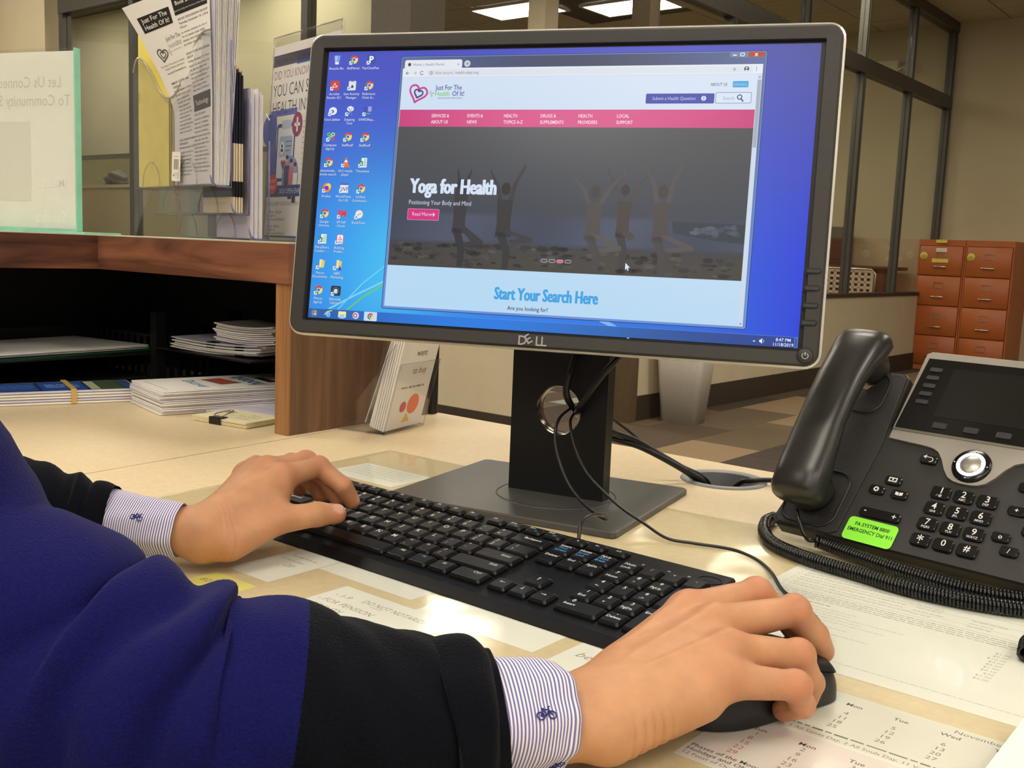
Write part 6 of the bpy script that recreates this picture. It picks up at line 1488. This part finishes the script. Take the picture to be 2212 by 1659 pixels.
ca = me.color_attributes.new('tone', 'FLOAT_COLOR', 'POINT'); ca.data.foreach_set('color', np.stack([red, nail, red*0, red*0+1], 1).astype(np.float32).ravel())
M_skin = mat('skin', S(196, 143, 102), .46, noise=.09, nscale=70, bump=.30, bscale=1100, sss=.12)
_nt = M_skin.node_tree; _b = _nt.nodes['Principled BSDF']; _src = _b.inputs['Base Color'].links[0].from_socket
_a = node(M_skin, 'ShaderNodeVertexColor'); _a.layer_name = 'tone'; _s = node(M_skin, 'ShaderNodeSeparateColor'); _nt.links.new(_a.outputs['Color'], _s.inputs[0])
_m = node(M_skin, 'ShaderNodeMix'); _m.data_type = 'RGBA'; _m.inputs[7].default_value = (*S(184, 106, 78), 1)
_nt.links.new(_s.outputs[0], _m.inputs[0]); _nt.links.new(_src, _m.inputs[6])
_m2 = node(M_skin, 'ShaderNodeMix'); _m2.data_type = 'RGBA'; _m2.inputs[7].default_value = (*S(212, 162, 136), 1)
_nt.links.new(_s.outputs[1], _m2.inputs[0]); _nt.links.new(_m.outputs[2], _m2.inputs[6]); _nt.links.new(_m2.outputs[2], _b.inputs['Base Color'])
_mr = node(M_skin, 'ShaderNodeMath'); _mr.operation = 'MULTIPLY_ADD'; _mr.inputs[1].default_value = -.26; _mr.inputs[2].default_value = .48; _nt.links.new(_s.outputs[1], _mr.inputs[0]); _nt.links.new(_mr.outputs[0], _b.inputs['Roughness'])
me.materials.append(M_skin)
body = link('body', me, person, 'bare hands and wrists')

def loft(path, nseg, nring, disp=None, lat_k=1.0, zmin=None, inner=0.0):
    """tube through (x, y, z, r) stations; returns verts, faces and distance along"""
    P = [Vector(p[:3]) for p in path]; sm = smooth_path(P, nseg); rr_ = []
    for i in range(len(path)-1):
        for k in range(nseg): t = k/nseg; t = t*t*(3-2*t); rr_.append(path[i][3]*(1-t)+path[i+1][3]*t)
    rr_.append(path[-1][3])
    vs, ss = [], []; L = 0
    for i, p in enumerate(sm):
        if i: L += (p-sm[i-1]).length
        t = (sm[min(i+1, len(sm)-1)]-sm[max(i-1, 0)]).normalized(); sd = t.cross(V(0, 0, 1)).normalized(); up = sd.cross(t).normalized()
        for k in range(nring):
            a = 2*PI*k/nring; r = rr_[i]+(disp(L, a) if disp else 0)
            q = p+sd*(math.cos(a)*r*lat_k)+up*(math.sin(a)*r)
            if zmin: q.z = max(q.z, zmin(q))
            vs.append(q); ss.append(L)
    n = len(sm); fs = [(i*nring+k, i*nring+(k+1) % nring, (i+1)*nring+(k+1) % nring, (i+1)*nring+k) for i in range(n-1) for k in range(nring)]
    return vs, fs, ss, L
def cloth_mesh(name, vs, fs, ss, m, parent, label=None):
    me = bpy.data.meshes.new(name); me.from_pydata([tuple(v-Vector(PO)) for v in vs], [], fs); me.update()
    me.polygons.foreach_set('use_smooth', [True]*len(fs))
    at_ = me.attributes.new('along', 'FLOAT', 'POINT'); at_.data.foreach_set('value', ss)
    me.materials.append(m); o = link(name, me, parent, label)
    return o
def ramp_attr(m, stops, constant=False, scale=None):
    nt = m.node_tree; b = nt.nodes['Principled BSDF']; a = node(m, 'ShaderNodeAttribute'); a.attribute_name = 'along'
    return nt, b, a
# knit: colour block along the arm
def knit(name, c_near, c_far, border):
    m = mat(name, c_near, .95, noise=.0, sheen=.06, spec=.05)
    nt = m.node_tree; b = nt.nodes['Principled BSDF']
    b.inputs['Sheen Roughness'].default_value = .4
    a = node(m, 'ShaderNodeAttribute'); a.attribute_name = 'along'
    tc = node(m, 'ShaderNodeTexCoord'); nz = node(m, 'ShaderNodeTexNoise'); nz.inputs['Scale'].default_value = 700; nz.inputs['Detail'].default_value = 4; nt.links.new(tc.outputs['Object'], nz.inputs['Vector'])
    ma = node(m, 'ShaderNodeMath'); ma.operation = 'MULTIPLY_ADD'; ma.inputs[1].default_value = .0010; nt.links.new(nz.outputs['Fac'], ma.inputs[0]); nt.links.new(a.outputs['Fac'], ma.inputs[2])
    gt = node(m, 'ShaderNodeMath'); gt.operation = 'GREATER_THAN'; gt.inputs[1].default_value = border; nt.links.new(ma.outputs[0], gt.inputs[0])
    mx = node(m, 'ShaderNodeMix'); mx.data_type = 'RGBA'; mx.inputs[6].default_value = (*c_near, 1); mx.inputs[7].default_value = (*c_far, 1); nt.links.new(gt.outputs[0], mx.inputs[0])
    m2 = node(m, 'ShaderNodeMix'); m2.data_type = 'RGBA'; m2.blend_type = 'MULTIPLY'; m2.inputs[0].default_value = .6
    rp = node(m, 'ShaderNodeValToRGB'); rp.color_ramp.elements[0].position = .35; rp.color_ramp.elements[0].color = (.70, .70, .70, 1); rp.color_ramp.elements[1].position = .7; rp.color_ramp.elements[1].color = (1.2, 1.2, 1.2, 1)
    nt.links.new(nz.outputs['Fac'], rp.inputs['Fac']); nt.links.new(mx.outputs[2], m2.inputs[6]); nt.links.new(rp.outputs['Color'], m2.inputs[7]); nt.links.new(m2.outputs[2], b.inputs['Base Color'])
    n2 = node(m, 'ShaderNodeTexNoise'); n2.inputs['Scale'].default_value = 900; n2.inputs['Detail'].default_value = 3; nt.links.new(tc.outputs['Object'], n2.inputs['Vector'])
    ad = node(m, 'ShaderNodeMath'); ad.operation = 'MULTIPLY_ADD'; ad.inputs[1].default_value = .5; nt.links.new(n2.outputs['Fac'], ad.inputs[0]); nt.links.new(nz.outputs['Fac'], ad.inputs[2])
    bp = node(m, 'ShaderNodeBump'); bp.inputs['Strength'].default_value = .55; bp.inputs['Distance'].default_value = .0012; nt.links.new(ad.outputs[0], bp.inputs['Height']); nt.links.new(bp.outputs['Normal'], b.inputs['Normal'])
    return m
NAVY, BLUE = S(17, 18, 24), S(25, 26, 84)
def gz(q):
    n = q.x*UN.x+q.y*UN.y
    return .0015 if n > .315 else -.25
def bump(x, c, w): return math.exp(-((x-c)/w)**2)
def r_disp(L, a):
    s = math.sin(a); c = math.cos(a); d = 0
    if L < .024: d += .0030                                  # turned back cuff
    d -= .0035*bump(L, .0245, .0025)+.0018*bump(L, .010+.004*c, .003)*(s > -.2)
    d += .0020*bump(L, .012+.006*s, .005)
    for s0, A, w, k in ((.045, .0022, .010, .006), (.072, .0026, .010, .010), (.094, .0018, .007, -.008), (.110, .0035, .009, .004), (.128, .0055, .009, .005), (.1415, -.0085, .0042, .007), (.152, .0075, .007, .008), (.164, -.0105, .0048, .012), (.179, .0090, .010, .014), (.202, -.0060, .006, .018), (.222, .0050, .015, .02)):
        d += .62*A*bump(L, s0+k*(1-s)+.004*math.sin(3*a), w)*(.55+.45*s)
    d += .0012*math.sin(23*L*6+5*a)*math.sin(3*a+L*40)
    return d
RS = [(-.0010, .4810, .0260, .0325), (-.008, .4795, .0255, .0362), (-.0184, .477, .0262, .0392), (-.0284, .475, .0252, .0405), (-.0614, .468, .0290, .0455), (-.0827, .463, .0325, .0485), (-.1036, .458, .0363, .052), (-.1245, .455, .0350, .0535), (-.139, .453, .0375, .0560), (-.1604, .453, .0440, .0585), (-.1902, .457, .0485, .0585), (-.2233, .463, .0660, .0590), (-.2631, .475, .0820, .059), (-.316, .485, .130, .070), (-.37, .48, .19, .068), (-.40, .48, .24, .055)]
vs, fs, ss, L = loft(RS, 10, 72, r_disp, 1.05, gz)
n0 = len(vs); ring = vs[:72]; cen = sum(ring, Vector())/72          # turn the hem inwards
for k in range(72): vs.append(cen+(ring[k]-cen)*.90+V(-.012, -.005, 0)); ss.append(0.0)
fs += [(n0+k, n0+(k+1) % 72, (k+1) % 72, k) for k in range(72)]
cloth_mesh('sweater_sleeve', vs, fs, ss, knit('knit_right_sleeve', NAVY, BLUE, .101), person, 'right sweater sleeve, black below and blue above the elbow')
def l_disp(L, a):
    s = math.sin(a); d = .0022*(L < .016)-.003*bump(L, .017, .003)
    for s0, A, w in ((.028, .0035, .006), (.040, -.003, .005), (.052, .0032, .007), (.07, .002, .01)): d += A*bump(L, s0+.004*math.sin(2*a), w)*(.6+.4*s)
    return d+.0008*math.sin(4*a+L*60)
LS = [(-.3068, .780, .0345, .0262), (-.3165, .779, .0354, .0288), (-.3355, .777, .0366, .0322), (-.3547, .772, .0403, .036), (-.3868, .765, .0443, .042), (-.431, .75, .0569, .048), (-.4894, .735, .0807, .053), (-.555, .715, .13, .058), (-.60, .70, .20, .06), (-.61, .69, .25, .05)]
vs, fs, ss, L = loft(LS, 8, 56, l_disp, 1.05, lambda q: .0015)
cloth_mesh('sweater_sleeve', vs, fs, ss, knit('knit_left_sleeve', NAVY, BLUE, .13), person, 'left sweater sleeve, black towards the wrist')
TS = [(-.47, .555, -.36, .150), (-.475, .56, -.25, .152), (-.48, .565, -.10, .146), (-.49, .575, .05, .150), (-.50, .585, .18, .158), (-.505, .59, .245, .125), (-.505, .592, .275, .062), (-.503, .592, .300, .052)]
P_ = [Vector(p[:3]) for p in TS]; vs, fs, ss = [], [], []; nr = 40; fw = V(.68, .73, 0); sdv = V(-.73, .68, 0)
for i, p in enumerate(P_):
    for k in range(nr):
        a = 2*PI*k/nr; vs.append(p+sdv*(math.cos(a)*TS[i][3]*1.15)+fw*(math.sin(a)*TS[i][3]*.72)); ss.append(.5)
fs = [(i*nr+k, i*nr+(k+1) % nr, (i+1)*nr+(k+1) % nr, (i+1)*nr+k) for i in range(len(P_)-1) for k in range(nr)]+[tuple(range(nr))[::-1], tuple(range((len(P_)-1)*nr, len(P_)*nr))]
cloth_mesh('sweater_body', vs, fs, ss, knit('knit_body', NAVY, BLUE, .2), person)

# striped shirt cuffs with little bicycles
M_str = mat('striped_shirting', S(232, 230, 238), .8, noise=.02, bump=.2, bscale=1200)
_nt = M_str.node_tree; _b = _nt.nodes['Principled BSDF']; _a = node(M_str, 'ShaderNodeAttribute'); _a.attribute_name = 'along'
_w = node(M_str, 'ShaderNodeMath'); _w.operation = 'MULTIPLY'; _w.inputs[1].default_value = 1/.0018; _nt.links.new(_a.outputs['Fac'], _w.inputs[0])
_f = node(M_str, 'ShaderNodeMath'); _f.operation = 'FRACT'; _nt.links.new(_w.outputs[0], _f.inputs[0])
_r = node(M_str, 'ShaderNodeValToRGB'); _r.color_ramp.interpolation = 'LINEAR'; e = _r.color_ramp.elements
e[0].position = .40; e[0].color = (*S(236, 232, 238), 1); e[1].position = .50; e[1].color = (*S(112, 110, 166), 1); _e = e.new(.90); _e.color = (*S(112, 110, 166), 1); _e = e.new(.99); _e.color = (*S(236, 232, 238), 1)
_nt.links.new(_f.outputs[0], _r.inputs['Fac']); _nt.links.new(_r.outputs['Color'], _b.inputs['Base Color'])
def cuff(path, lat_k, disp, zm, lab):
    vs, fs, ss, L = loft(path, 10, 72, disp, lat_k, zm)
    n = len(vs); last = vs[-72:]; cen = sum(last, Vector())/72
    back = [cen+(p-cen)*.94 for p in last]; ins = [q+(vs[-72*12+k]-vs[-72+k]) for k, q in enumerate(back)]
    vs += back+ins; ss += [L+.0003]*72+[L-.012]*72
    for r in range(2): b0 = n-72+72*r; fs += [(b0+k, b0+(k+1) % 72, b0+72+(k+1) % 72, b0+72+k) for k in range(72)]
    return cloth_mesh('shirt_cuff', vs, fs, ss, M_str, person, lab), vs
RC = [(-.010, .4772, .0305, .0275), (.002, .4813, .0298, .0275), (.0170, .4865, .0284, .0268), (.0245, .4890, .0272, .0258), (.0285, .4905, .0264, .0242)]
rc_, rv = cuff(RC, 1.22, lambda L, a: .0007*math.sin(5*a+30*L)+.0006*math.sin(9*a-80*L)*(L > .02), lambda q: .0010, 'right shirt cuff, blue and white striped')
LC = [(-.320, .7792, .0380, .0225), (-.3082, .779, .0367, .0228), (-.2852, .777, .0340, .0222), (-.2629, .775, .0318, .0216), (-.2512, .7745, .0312, .0205)]
lc_, lv = cuff(LC, 1.12, lambda L, a: .0006*math.sin(4*a+30*L)+.0005*math.sin(7*a-60*L), lambda q: .0010, 'left shirt cuff, blue and white striped')
M_bike = mat('navy_thread', S(38, 44, 120), .8)
def bicycle(parent, vs, frac, ang, size=.0078, rot=0.0):
    """embroidered bicycle on the cuff: fraction along it, angle round it"""
    k = int(frac*40)*72+int(ang/360*72) % 72
    p = vs[k]; a = vs[k+1]-vs[k-1]; b = vs[k+72]-vs[k-72]; n = a.cross(b).normalized(); view = V(0, 0, CAM_H)-p
    if n.dot(view) < 0: n = -n
    up = (a - n*a.dot(n)).normalized()
    if up.z < 0: up = -up
    sd = up.cross(n).normalized()
    def T(x, y): c, s_ = math.cos(rot), math.sin(rot); x, y = x*c-y*s_, x*s_+y*c; return p+sd*(x*size)+up*(y*size)+n*.0005-Vector(PO)
    q = MB()
    for cx in (-.34, .34): q.tube([T(cx+.22*math.cos(2*PI*i/14), -.12+.22*math.sin(2*PI*i/14)) for i in range(14)], .00034, 5, closed=True)
    for l in (((-.34, -.12), (-.12, .22), (.22, .20), (.34, -.12)), ((-.12, .22), (0, -.12), (.22, .20)), ((-.34, -.12), (0, -.12)), ((-.2, .28), (-.06, .28)), ((.22, .20), (.2, .36), (.34, .36))): q.tube([T(*v) for v in l], .00034, 5)
    q.build('bicycle_print', M_bike, parent)
bicycle(rc_, rv, .42, 30, .0088, .1); bicycle(rc_, rv, .66, -38, .0088, .9); bicycle(lc_, lv, .58, 38, .0085, -.15)
